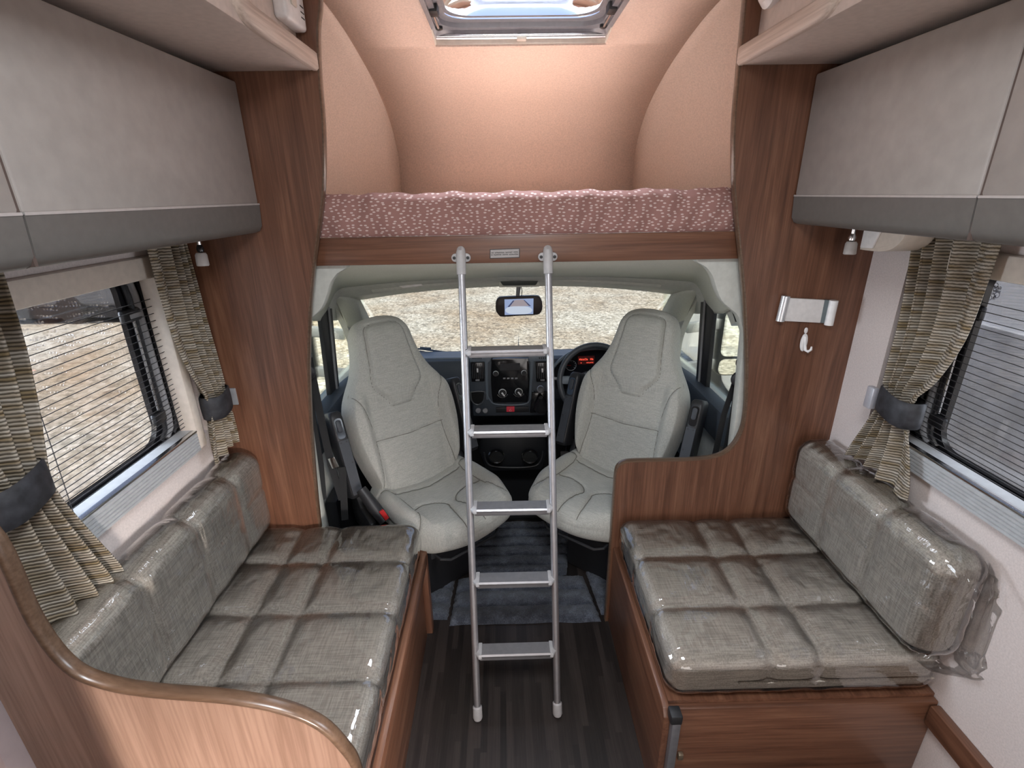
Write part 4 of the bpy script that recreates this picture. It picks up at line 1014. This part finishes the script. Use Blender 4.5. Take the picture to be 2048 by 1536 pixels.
# cab doors
XD = -.80
def dpt(px, py): return on(px, py, 0, XD)
win = catmull([(612,668),(622,636),(640,618),(655,612),(667,613),(678,624),(694,652),(708,690),(714,725)], 4)
def offs(c, k): return [dpt(a+ox*k, b+oy*k) for (a, b), (ox, oy) in zip(c, [(-1,-.5)]*4+[(lerp(-.6,.4,i/24), -1) for i in range(len(c)-10)]+[(1,-.5)]*6)]
def door(side):
    g = (lambda m: mir(m)) if side > 0 else (lambda m: m)
    nm = 'left' if side < 0 else 'right'
    t = sroot('door_%d' % (1 if side < 0 else 2), (XD if side < 0 else 2*CC-XD, 2.2, 0), '%s cab door with curved window frame' % nm)
    rows = [[p+Vector((-.03,0,0)) for p in offs(win, 0)], offs(win, 0), [p+Vector((.012,0,0)) for p in offs(win, 6)], [p+Vector((.012,0,0)) for p in offs(win, 15)], offs(win, 20)]
    build('window_frame', g(MB().grid(rows)), cab_lite, t, fix=False, angle=50)
    build('door_seal', g(MB().tube([p+Vector((.02,0,0)) for p in offs(win, 21)], .010, 8)), rubber, t)
    zb = .80
    build('door_panel', g(MB().prism([(1.62,0),(2.95,0),(2.95,.76),(2.6,.79),(2.2,.80),(1.62,.80)], 0, XD-.06, XD)), cab_lite, t, bevel=.01)
    build('door_top', g(MB().prism([(1.80,.66),(2.9,.66),(2.9,.765),(2.2,.805),(1.80,.805)], 0, XD-.03, XD+.05)), dash_mat, t, bevel=.02)
    build('door_pocket', g(MB().box(XD, XD+.06, 1.85, 2.8, .10, .42)), black_pl, t, bevel=.02)
    build('window_divider', g(MB().plate([dpt(640,612), dpt(664,612), dpt(682,806), dpt(664,806)], (-.02,0,0))), rubber, t, bevel=.003)
    build('divider_rib', g(MB().tube([dpt(655,614)+Vector((.004,0,0)), dpt(675,806)+Vector((.004,0,0))], .006, 8)), grey_pl, t)
    y0_, y1_ = 1.70, 2.95
    build('pane', g(MB().box(XD-.035, XD-.031, y0_, y1_, .78, 1.24)), cabglass, t, smooth=False)
    return t
DL = door(-1); DR = door(1)
# door mirrors outside
for s in (-1, 1):
    g = (lambda m: mir(m)) if s > 0 else (lambda m: m)
    Ym = 2.55
    t = thing('door_mirror', 'black double door mirror outside the %s cab window' % ('left' if s < 0 else 'right'), 'mirror', (-1.12 if s < 0 else 2*CC+1.12, Ym, .8), group='door mirrors')
    x0, x1 = -1.20, -1.02
    if s > 0: pass
    body = MB().prism(rrect(x0, x1, .70, 1.08, .05, 5), 1, Ym, Ym+.09); build('housing', g(body), black_pl, t, bevel=.015)
    build('glass', g(MB().prism(rrect(x0+.014, x1-.014, .815, 1.065, .035, 5), 1, Ym-.004, Ym+.001)), mirror_gl, t)
    build('wide_angle_glass', g(MB().prism(rrect(x0+.014, x1-.014, .712, .80, .03, 5), 1, Ym-.004, Ym+.001)), mirror_gl, t)
    for z in (.985, .76): build('arm', g(MB().prism([(-.85,z+.005),(-1.05,z+.03),(-1.05,z-.025),(-.85,z-.05)], 1, Ym+.03, Ym+.07)), grey_pl, t, bevel=.008)

# dashboard
ds = thing('dashboard', 'dark slate dashboard with centre stack, vents, climate knobs and red instrument display', 'dashboard', (CC, 2.6, .3))
pf = [(3.04,.725),(2.85,.755),(2.68,.800),(2.635,.812),(2.60,.800),(2.575,.760),(2.56,.66),(2.57,.58),(2.66,.48),(2.75,.30),(3.04,.30)]
def dprof(x0, x1): return MB().prism(pf, 0, x0, x1)
build('main_body', dprof(-.77, .88), dash_mat, ds, bevel=.006)
build('top_edge', MB().tube([(-.76,2.628,.806),(-.20,2.628,.808)], .006, 8), dash_top, ds)
YS = 2.49
st = MB().plate(quadY([(938,714),(1102,711),(1104,770),(1094,800),(1092,832),(946,834),(944,802),(934,770)], YS+.02), (0,.16,0))
build('centre_stack', st, dash_mat, ds, bevel=.012, seg=3)
for q in ([(936,712),(980,711),(984,800),(976,770),(972,724),(940,724)],): pass
build('stack_trim', MB().plate(quadY([(937,713),(982,712),(982,722),(976,726),(977,800),(972,800),(969,724),(940,725)], YS+.012), (0,.02,0)), dash_top, ds, bevel=.004)
build('stack_trim', MB().plate(quadY([(1056,711),(1102,710),(1100,722),(1068,723),(1062,800),(1058,800),(1060,724),(1056,720)], YS+.012), (0,.02,0)), dash_top, ds, bevel=.004)
build('stack_lower_trim', MB().tube([onY(a,b,YS+.015) for a,b in catmull([(972,785),(980,800),(990,808),(1020,810),(1050,808),(1060,799),(1066,782)],4)], .004, 8), dash_top, ds)
rad = build('radio_panel', MB().plate(quadY(catmull([(983,722),(986,718),(1020,716.5),(1052,717),(1057,720),(1059,760),(1056,800),(1050,804),(1020,805),(992,805),(985,800),(982,760),(983,722)],3)[:-1], YS), (0,.03,0)), black_gl, ds, bevel=.003)
build('radio_display', MB().plate(quadY([(1000,727),(1040,726),(1040,740),(1000,741)], YS-.0015), (0,.002,0)), plain('display_dark', (.02,.021,.024), .2), rad)
def knob(px, py, r, h, mat_, parent, name, ringm=None):
    p = onY(px, py, YS); o = build(name, MB().lathe([(r,0),(r,h*.7),(r*.86,h),(r*.3,h)], p, (0,-1,0), 20), mat_, parent)
    if ringm: build(name+'_ring', MB().lathe([(r*1.16,0),(r*1.16,.003),(r*1.02,.005)], p, (0,-1,0), 20), ringm, parent)
    return o
for px_, py_ in ((991.5,747), (1048,745.5)): knob(px_, py_, .013, .014, black_pl, rad, 'radio_knob', bpy.data.materials.get('knob_silver') or plain('knob_silver', (.75,.75,.75), .3, .2))
for px_, py_ in ((1005,785), (1037.5,783.5)):
    k_ = knob(px_, py_, .018, .012, black_pl, rad, 'climate_knob', plain('knob_silver', (.75,.75,.75), .3, .2))
    p = onY(px_, py_, YS); u_ = Vector((.60,0,-.80)); w_ = Vector((.80,0,.60))
    build('knob_pointer', MB().plate([p+Vector((0,-.013,0))+u_*a_+w_*b_ for a_, b_ in ((-.006,-.004),(.018,-.0035),(.020,0),(.018,.0035),(-.006,.004))], (0,-.006,0)), white_pl, rad, bevel=.001)
for k in range(9): 
    a_ = math.pi*(1.15+.7*k/8)
    for px_, py_ in ((1005,785), (1037.5,783.5)):
        p = onY(px_, py_, YS)+Vector((.029*math.cos(a_),-.0012,.029*math.sin(a_)))
        build('dial_mark', MB().lathe([(.0013,0),(.0013,.0008)], p, (0,-1,0), 6), white_pl, rad)
for k in range(4): build('radio_button', MB().plate(quadY([(1006+k*8,755.5),(1011+k*8,755.3),(1011+k*8,758),(1006+k*8,758.2)], YS-.001), (0,.002,0)), grey_pl, rad)
for x0_, sgn in ((941, 0), (1071, 1)):
    v = build('air_vent', MB().plate(quadY([(x0_,725),(x0_+28,724.5),(x0_+28,763),(x0_+2,764)], YS+.005), (0,.02,0)), black_gl, ds, bevel=.004)
    for k in range(6): build('vent_slat', MB().plate(quadY([(x0_+4+k*4,728),(x0_+5.3+k*4,728),(x0_+5.3+k*4,757),(x0_+4+k*4,757)], YS-.002), (0,.008,0)), plain('vent_slat', (.05,.05,.055), .4) if k == 0 and not sgn else bpy.data.materials['vent_slat'], v, smooth=False)
    build('vent_tab', MB().plate(quadY([(x0_+12,737),(x0_+15.5,737),(x0_+15.5,745),(x0_+12.5,745)], YS-.004), (0,.006,0)), white_pl, v, bevel=.001)
    build('vent_wheel', MB().plate(quadY([(x0_+10,759.5),(x0_+18,759),(x0_+18,762),(x0_+10,762)], YS), (0,.006,0)), grey_pl, v)
    for k in range(5): build('top_slot', MB().plate(quadY([(x0_+4+k*4+sgn*3,714.3),(x0_+5.6+k*4+sgn*3,714.2),(x0_+6+k*4+sgn*3,718),(x0_+4.4+k*4+sgn*3,718.2)], YS+.0095), (0,.002,0)), black_pl, v, smooth=False)
hz = build('switch_strip', MB().plate(quadY([(992,815),(1058,813.5),(1058,824),(992,825.5)], YS+.012), (0,.01,0)), black_pl, ds, bevel=.002)
build('hazard_switch', MB().plate(quadY([(1013,814.2),(1029,813.8),(1029,823.6),(1013,824)], YS+.006), (0,.01,0)), emit('hazard_red', (.50,.03,.05), .35), hz, bevel=.002)
pb = onY(1021,821.0,YS+.0055)
build('hazard_triangle', MB().tube([pb+Vector(v) for v in ((-.007,0,-.003),(.007,0,-.003),(0,0,.009),(-.007,0,-.003))], .0007, 5, False), white_pl, hz)
bin_ = build('storage_bin', MB().tube([onY(a,b,YS+.012) for a,b in catmull([(941,784),(943,800),(950,808),(958,809),(966,803),(969,784),(941,784)],4)], .0035, 6), plain('bin_rim', (.09,.095,.10), .4), ds)
build('bin_shade', MB().plate(quadY([(942,785),(968,785),(966,801),(957,808),(949,806),(944,799)], YS+.0165), (0,.004,0)), plain('hollow_shade', (.004,.004,.004), .9), bin_, smooth=False)  # flat black plate paints in the shade inside the open bin
for px_ in (956.5, 970.5): build('power_socket', MB().lathe([(.0145,0),(.0145,.006),(.012,.009),(.004,.0095)], onY(px_, 821, YS+.018), (0,-1,.2), 16), grey_pl, ds)
# lower console with two cup holders
lc = MB().plate(quadY([(962,868),(1090,866),(1096,905),(1085,942),(972,944),(958,906)], 2.40), (0,.15,0))
lco = tag(build('cup_console', lc, plain('console_black', (.014,.015,.017), .45), bevel=.02), 'black lower cab console with two cup holders', 'console')
for px_ in (993, 1060):
    p = onY(px_, 914, 2.36)
    build('cup_holder', MB().lathe([(.044,0),(.044,.012),(.038,.014),(.036,-.03),(.002,-.03)], p, (0,-.55,.83), 22), black_gl, lco)
build('tray_rim', MB().tube([onY(a,b,2.385) for a,b in catmull([(968,905),(972,922),(985,932),(1025,935),(1068,932),(1082,920),(1086,902)],4)], .005, 8), plain('tray_rim_m', (.04,.042,.045), .35), lco)
tag(build('cab_bulkhead', MB().box(-.70, .82, 2.80, 2.86, .02, .298), plain('bulkhead_black', (.008,.008,.009), .8), smooth=False), 'black engine bulkhead under the dashboard', 'bulkhead')
# instrument cluster
hood = catmull([(1104,738),(1120,722),(1145,706),(1180,699),(1215,700),(1245,712),(1262,735)], 5)
rows = [[onY(a,b,2.46) for a,b in hood], [onY(a,b-5,2.47) for a,b in hood], [onY(a,b-6,2.58) for a,b in hood]]
build('cluster_hood', MB().grid(rows), dash_top, ds, solid=.012, angle=60)
build('cluster_face', MB().plate(quadY([(1106,740)]+[h for h in hood[3:-3]]+[(1260,737),(1255,775),(1112,778)], 2.55), (0,.03,0)), plain('cluster_face', (.010,.010,.013), .3), ds, smooth=False)
dp = build('cluster_display', MB().plate(quadY([(1156,713),(1189,712),(1189,728),(1156,729)], 2.545), (0,.004,0)), emit('display_dark_red', (.05,.006,.005), .5), ds, smooth=False)
re_ = emit('display_red', (.95,.10,.06), 1.0)
p0 = onY(1158,721,2.5445); strokes([(.0,.62,5),(.76,1,2)], p0, onY(1187,720,2.5445)-p0, Vector((0,0,1)), re_, dp, .011, 21, 'display_digits')
p0 = onY(1161,727,2.5445); strokes([(.0,.10,1),(.45,1,6)], p0, onY(1187,726,2.5445)-p0, Vector((0,0,1)), re_, dp, .006, 22, 'display_digits')
dial_m = plain('dial_print', (.45,.45,.47), .5)
for px_, py_, r in ((1142,731,.028), (1208,732,.040)):
    p = onY(px_, py_, 2.545)
    dl = build('dial', MB().tube([p+Vector((r*math.cos(a*math.pi/14),0,r*math.sin(a*math.pi/14))) for a in range(29)], .0012, 5, False), dial_m, ds)
    for k in range(9):
        a_ = math.pi*(-.2+1.4*k/8); build('dial_tick', MB().tube([p+Vector((r*.72*math.cos(a_),0,r*.72*math.sin(a_))), p+Vector((r*.9*math.cos(a_),0,r*.9*math.sin(a_)))], .0012, 4), dial_m, dl)
    build('needle', MB().tube([p, p+Vector((-r*.8,-.001,r*.1))], .0012, 4), red_pl, dl)
# steering wheel
WC = onY(1192, 762, 2.36); WN = Vector((0, -math.cos(.42), math.sin(.42))); WU = Vector((0, math.sin(.42), math.cos(.42)))
sw = thing('steering_wheel', 'dark grey steering wheel partly behind the driver seat', 'steering wheel', WC)
def wp(x, u, d=0): return WC + Vector((x,0,0)) + WU*u + WN*d
build('rim', MB().tube([wp(.182*math.cos(a*math.pi/32), .182*math.sin(a*math.pi/32)) for a in range(65)], .0155, 12, False), plain('wheel_rim', (.055,.06,.068), .42), sw, angle=180)
hub = catmull([(-.085,.035),(-.05,.048),(0,.052),(.05,.048),(.085,.035),(.082,-.02),(.06,-.075),(0,-.095),(-.06,-.075),(-.082,-.02),(-.085,.035)], 4)[:-1]
build('hub', MB().plate([wp(a,b,-.012) for a,b in hub], WN*.035), plain('wheel_hub', (.045,.045,.05), .4), sw, bevel=.010, seg=3)
for s in (-1, 1):
    sp2 = build('spoke', MB().plate([wp(s*.075,.030,-.006), wp(s*.172,.028,-.006), wp(s*.176,-.012,-.006), wp(s*.120,-.016,-.006), wp(s*.10,-.07,-.006), wp(s*.075,-.06,-.006)], WN*.018), dash_top, sw, bevel=.005)
    for k in range(3): build('spoke_button', MB().lathe([(.005,0),(.005,.002)], wp(s*(.095-.004*k), -.022-.018*k, .012), WN, 8), white_pl, sp2)
build('lower_spoke', MB().plate([wp(-.03,-.09,-.006), wp(.03,-.09,-.006), wp(.022,-.175,-.006), wp(-.022,-.175,-.006)], WN*.016), black_pl, sw, bevel=.004)
build('badge', MB().lathe([(.020,0),(.020,.003),(.016,.005)], wp(.0,.0,.023), WN, 20), steel, sw)
build('column', MB().tube([wp(0,0,-.015), wp(0,-.01,-.20)], .045, 14), black_pl, sw)
build('stalk', MB().tube([wp(-.05,.0,-.05), wp(-.20,.02,-.05), wp(-.225,.022,-.05)], [.007,.008,.010], 8), grey_pl, sw)
# gear lever
gl_ = thing('gear_lever', 'gear lever with pale round knob and dark gaiter on the dashboard', 'gear lever', onY(1080, 815, 2.42))
p = onY(1081, 779, 2.36); q = onY(1082, 815, 2.46)
build('gaiter', MB().lathe([(.040,0),(.038,.02),(.026,.05),(.014,.085),(.011,.10)], q, p-q, 14), black_pl, gl_, angle=60)
build('knob', MB().lathe([(.008,-.02),(.016,-.012),(.0205,.0),(.019,.010),(.012,.016)], p, (p-q)+Vector((0,-.10,0)), 18), alu, gl_, angle=70)
ax_ = ((p-q)+Vector((0,-.10,0))).normalized()
build('knob_cap', MB().lathe([(.0145,0),(.0135,.003),(.004,.004)], p+ax_*.0135, ax_, 18), black_pl, gl_)
build('surround', MB().plate(quadY([(1064,786),(1098,784),(1104,824),(1060,826)], 2.475), (0,.02,0)), black_gl, gl_, bevel=.004)
# pedals, wipers
pdl = thing('pedal', 'small grey foot pedal on a black arm right of the cup console', 'pedal', onY(1130, 913, 2.55))
build('pad', MB().plate(quadY([(1121,905),(1138,905),(1137,921),(1122,921)], 2.55), (0,.012,.004)), grey_pl, pdl, bevel=.003)
build('arm', MB().tube([onY(1130,910,2.565), onY(1131,895,2.60), onY(1132,845,2.665)], .007, 8), black_pl, pdl)
for k, pts in enumerate(([(800,697),(845,698),(905,707),(945,713)], [(1110,708),(1180,704),(1240,702),(1290,704)])):
    tw = thing('windscreen_wiper', 'black wiper arm lying on the windscreen %s' % ('left of the ladder' if k == 0 else 'behind the steering wheel'), 'wiper', onY(*pts[-1], 3.06), group='windscreen wipers')
    build('arm', MB().tube([onY(a, b, 3.06) for a, b in pts], [.004,.006,.008,.012], 8), black_pl, tw)
    if k == 0: build('clip', MB().tube([onY(840,696,3.055), onY(862,697.5,3.055)], .008, 8), black_pl, tw)
    build('blade', MB().tube([onY(a-6, b+4, 3.07) for a, b in pts[:3]], .004, 6), rubber, tw)
# seat belts
def belt(s):
    lab = 'left' if s < 0 else 'right'
    t = thing('seat_belt', 'black seat belt hanging by the %s cab pillar' % lab, 'seat belt', ((-.70 if s < 0 else .82), 1.70, .5), group='cab seat belts')
    if s < 0:
        runs = [[(612,745),(626,850),(640,930),(646,1000)], [(617,715),(640,830),(662,930),(684,1000)], [(684,935),(690,1040)]]
        anch = (616, 742)
    else:
        runs = [[(1476,765),(1466,830),(1452,900),(1445,930)], [(1472,760),(1448,830),(1428,920)], []]
        anch = (1476, 756)
    for r in runs:
        if r: build('webbing', MB().strip([onY(a,b,1.695) for a,b in r], (1,.25,0), .013, (0,.003,0)), black_web, t)
    p = onY(*anch, 1.685)
    build('guide', MB().lathe([(.024,0),(.030,.006),(.030,.016),(.020,.022)], p, (0,-1,0), 16), black_pl, t, bevel=.002)
    build('guide_bolt', MB().box(p.x-.012, p.x+.012, 1.665, 1.70, p.z+.045, p.z+.068), black_pl, t, bevel=.005)
    if s < 0: build('tongue', MB().plate(quadY([(655,918),(668,914),(678,934),(664,938)], 1.685), (0,.006,0)), steel, t, bevel=.002)
    return t
belt(-1); belt(1)

# ------------------------------------------------------------------ outside
def gravel():
    m, nt, b = nodes('gravel_ground')
    mp = mapping(nt, (1,1,1)); mpv = mapping(nt, (1.1,.9,1), rot=(0,0,.25))
    v = N(nt, 'ShaderNodeTexVoronoi', Scale=25.0); nt.links.new(mpv.outputs[0], v.inputs['Vector'])
    v2 = N(nt, 'ShaderNodeTexVoronoi', Scale=9.0); nt.links.new(mp.outputs[0], v2.inputs['Vector'])
    n = N(nt, 'ShaderNodeTexNoise', Scale=.55, Detail=5.0, Roughness=.6); nt.links.new(mp.outputs[0], n.inputs['Vector'])
    r1 = ramp(nt, [(0, (.20,.185,.16)), (.25, (.36,.335,.29)), (.62, (.46,.43,.38)), (1, (.66,.64,.60))])
    h = N(nt, 'ShaderNodeSeparateColor'); nt.links.new(v.outputs['Color'], h.inputs[0]); nt.links.new(h.outputs[0], r1.inputs[0])
    h2 = N(nt, 'ShaderNodeSeparateColor'); nt.links.new(v2.outputs['Color'], h2.inputs[0])
    r3 = ramp(nt, [(0, (.72,.70,.67)), (.6, (1,1,1))]); nt.links.new(h2.outputs[0], r3.inputs[0])
    r2 = ramp(nt, [(.34, (.74,.62,.50)), (.58, (1,1,1))]); nt.links.new(n.outputs['Fac'], r2.inputs[0])
    mx = N(nt, 'ShaderNodeMix', data_type='RGBA', blend_type='MULTIPLY'); mx.inputs[0].default_value = 1
    nt.links.new(r1.outputs[0], mx.inputs[6]); nt.links.new(r2.outputs[0], mx.inputs[7])
    mx2 = N(nt, 'ShaderNodeMix', data_type='RGBA', blend_type='MULTIPLY'); mx2.inputs[0].default_value = 1
    nt.links.new(mx.outputs[2], mx2.inputs[6]); nt.links.new(r3.outputs[0], mx2.inputs[7]); nt.links.new(mx2.outputs[2], b.inputs['Base Color'])
    b.inputs['Roughness'].default_value = .95; bump(nt, v.outputs['Distance'], b, .4, .01)
    return m
gr = build('gravel_yard', MB().add([(-60,-60,-.75),(60,-60,-.75),(60,60,-.75),(-60,60,-.75)], [(0,1,2,3)]), gravel(), smooth=False)
gr['kind'] = 'structure'; gr['label'] = 'pale gravel yard outside the windows'
# outer skin of our own vehicle, seen in the door mirrors
sk = MB().box(XL-.075, XL-.068, -2.1, .60, -.45, 2.3).box(XL-.075, XL-.068, .60, 1.60, -.45, .88).box(XL-.075, XL-.068, .60, 1.60, 1.53, 2.3)
struct(build('wall_outer_left', sk, white_paint, smooth=False), 'white outer skin of the left side')
sk = MB().box(XR+.068, XR+.075, -2.1, .30, -.45, 2.3).box(XR+.068, XR+.075, .30, 1.62, -.45, .88).box(XR+.068, XR+.075, .30, 1.62, 1.53, 2.3)
struct(build('wall_outer_right', sk, white_paint, smooth=False), 'white outer skin of the right side')
def parked(name, label, x0, x1, y0, y1, z0, z1, body, dark):
    t = thing(name, label, 'van', ((x0+x1)/2, (y0+y1)/2, -.75))
    build('body', MB().box(x0, x1, y0, y1, z0, z1), body, t, bevel=.12, seg=4)
    return t
gv = parked('parked_van', 'grey and white van parked close outside the right window', 2.35, 4.2, .2, 6.5, -.40, 2.1, plain('van_paint', (.82,.83,.85), .3), 0)
gpan = plain('van_grey_panel', (.62,.64,.68), .3, noise=.22, nscale=5)
build('side_glazing', MB().prism(rrect(.6, 3.05, -.30, 1.02, .10, 6), 0, 2.325, 2.36), gpan, gv)
for y in (1.2, 5.3): build('wheel', MB().lathe([(.1,0),(.2,.01),(.33,.03),(.35,.06),(.35,.20),(.3,.22)], (2.33, y, -.40), (1,0,0), 24), rubber, gv)
dv_ = parked('parked_van', 'dark grey van parked across the yard beyond the left window', -14, -7.2, 10.3, 12.2, -.42, 1.9, plain('far_van_paint', (.10,.105,.12), .35), 0)
build('sill', MB().box(-13.9, -7.3, 10.32, 12.1, -.62, -.40), black_pl, dv_)
build('side_band', MB().box(-13.8, -7.4, 10.27, 10.31, .25, .55), grey_pl, dv_)
for x in (-12.4, -8.9): build('wheel', MB().lathe([(.1,0),(.2,.01),(.33,.03),(.35,.06),(.35,.20),(.3,.22)], (x, 10.28, -.40), (0,1,0), 24), rubber, dv_)
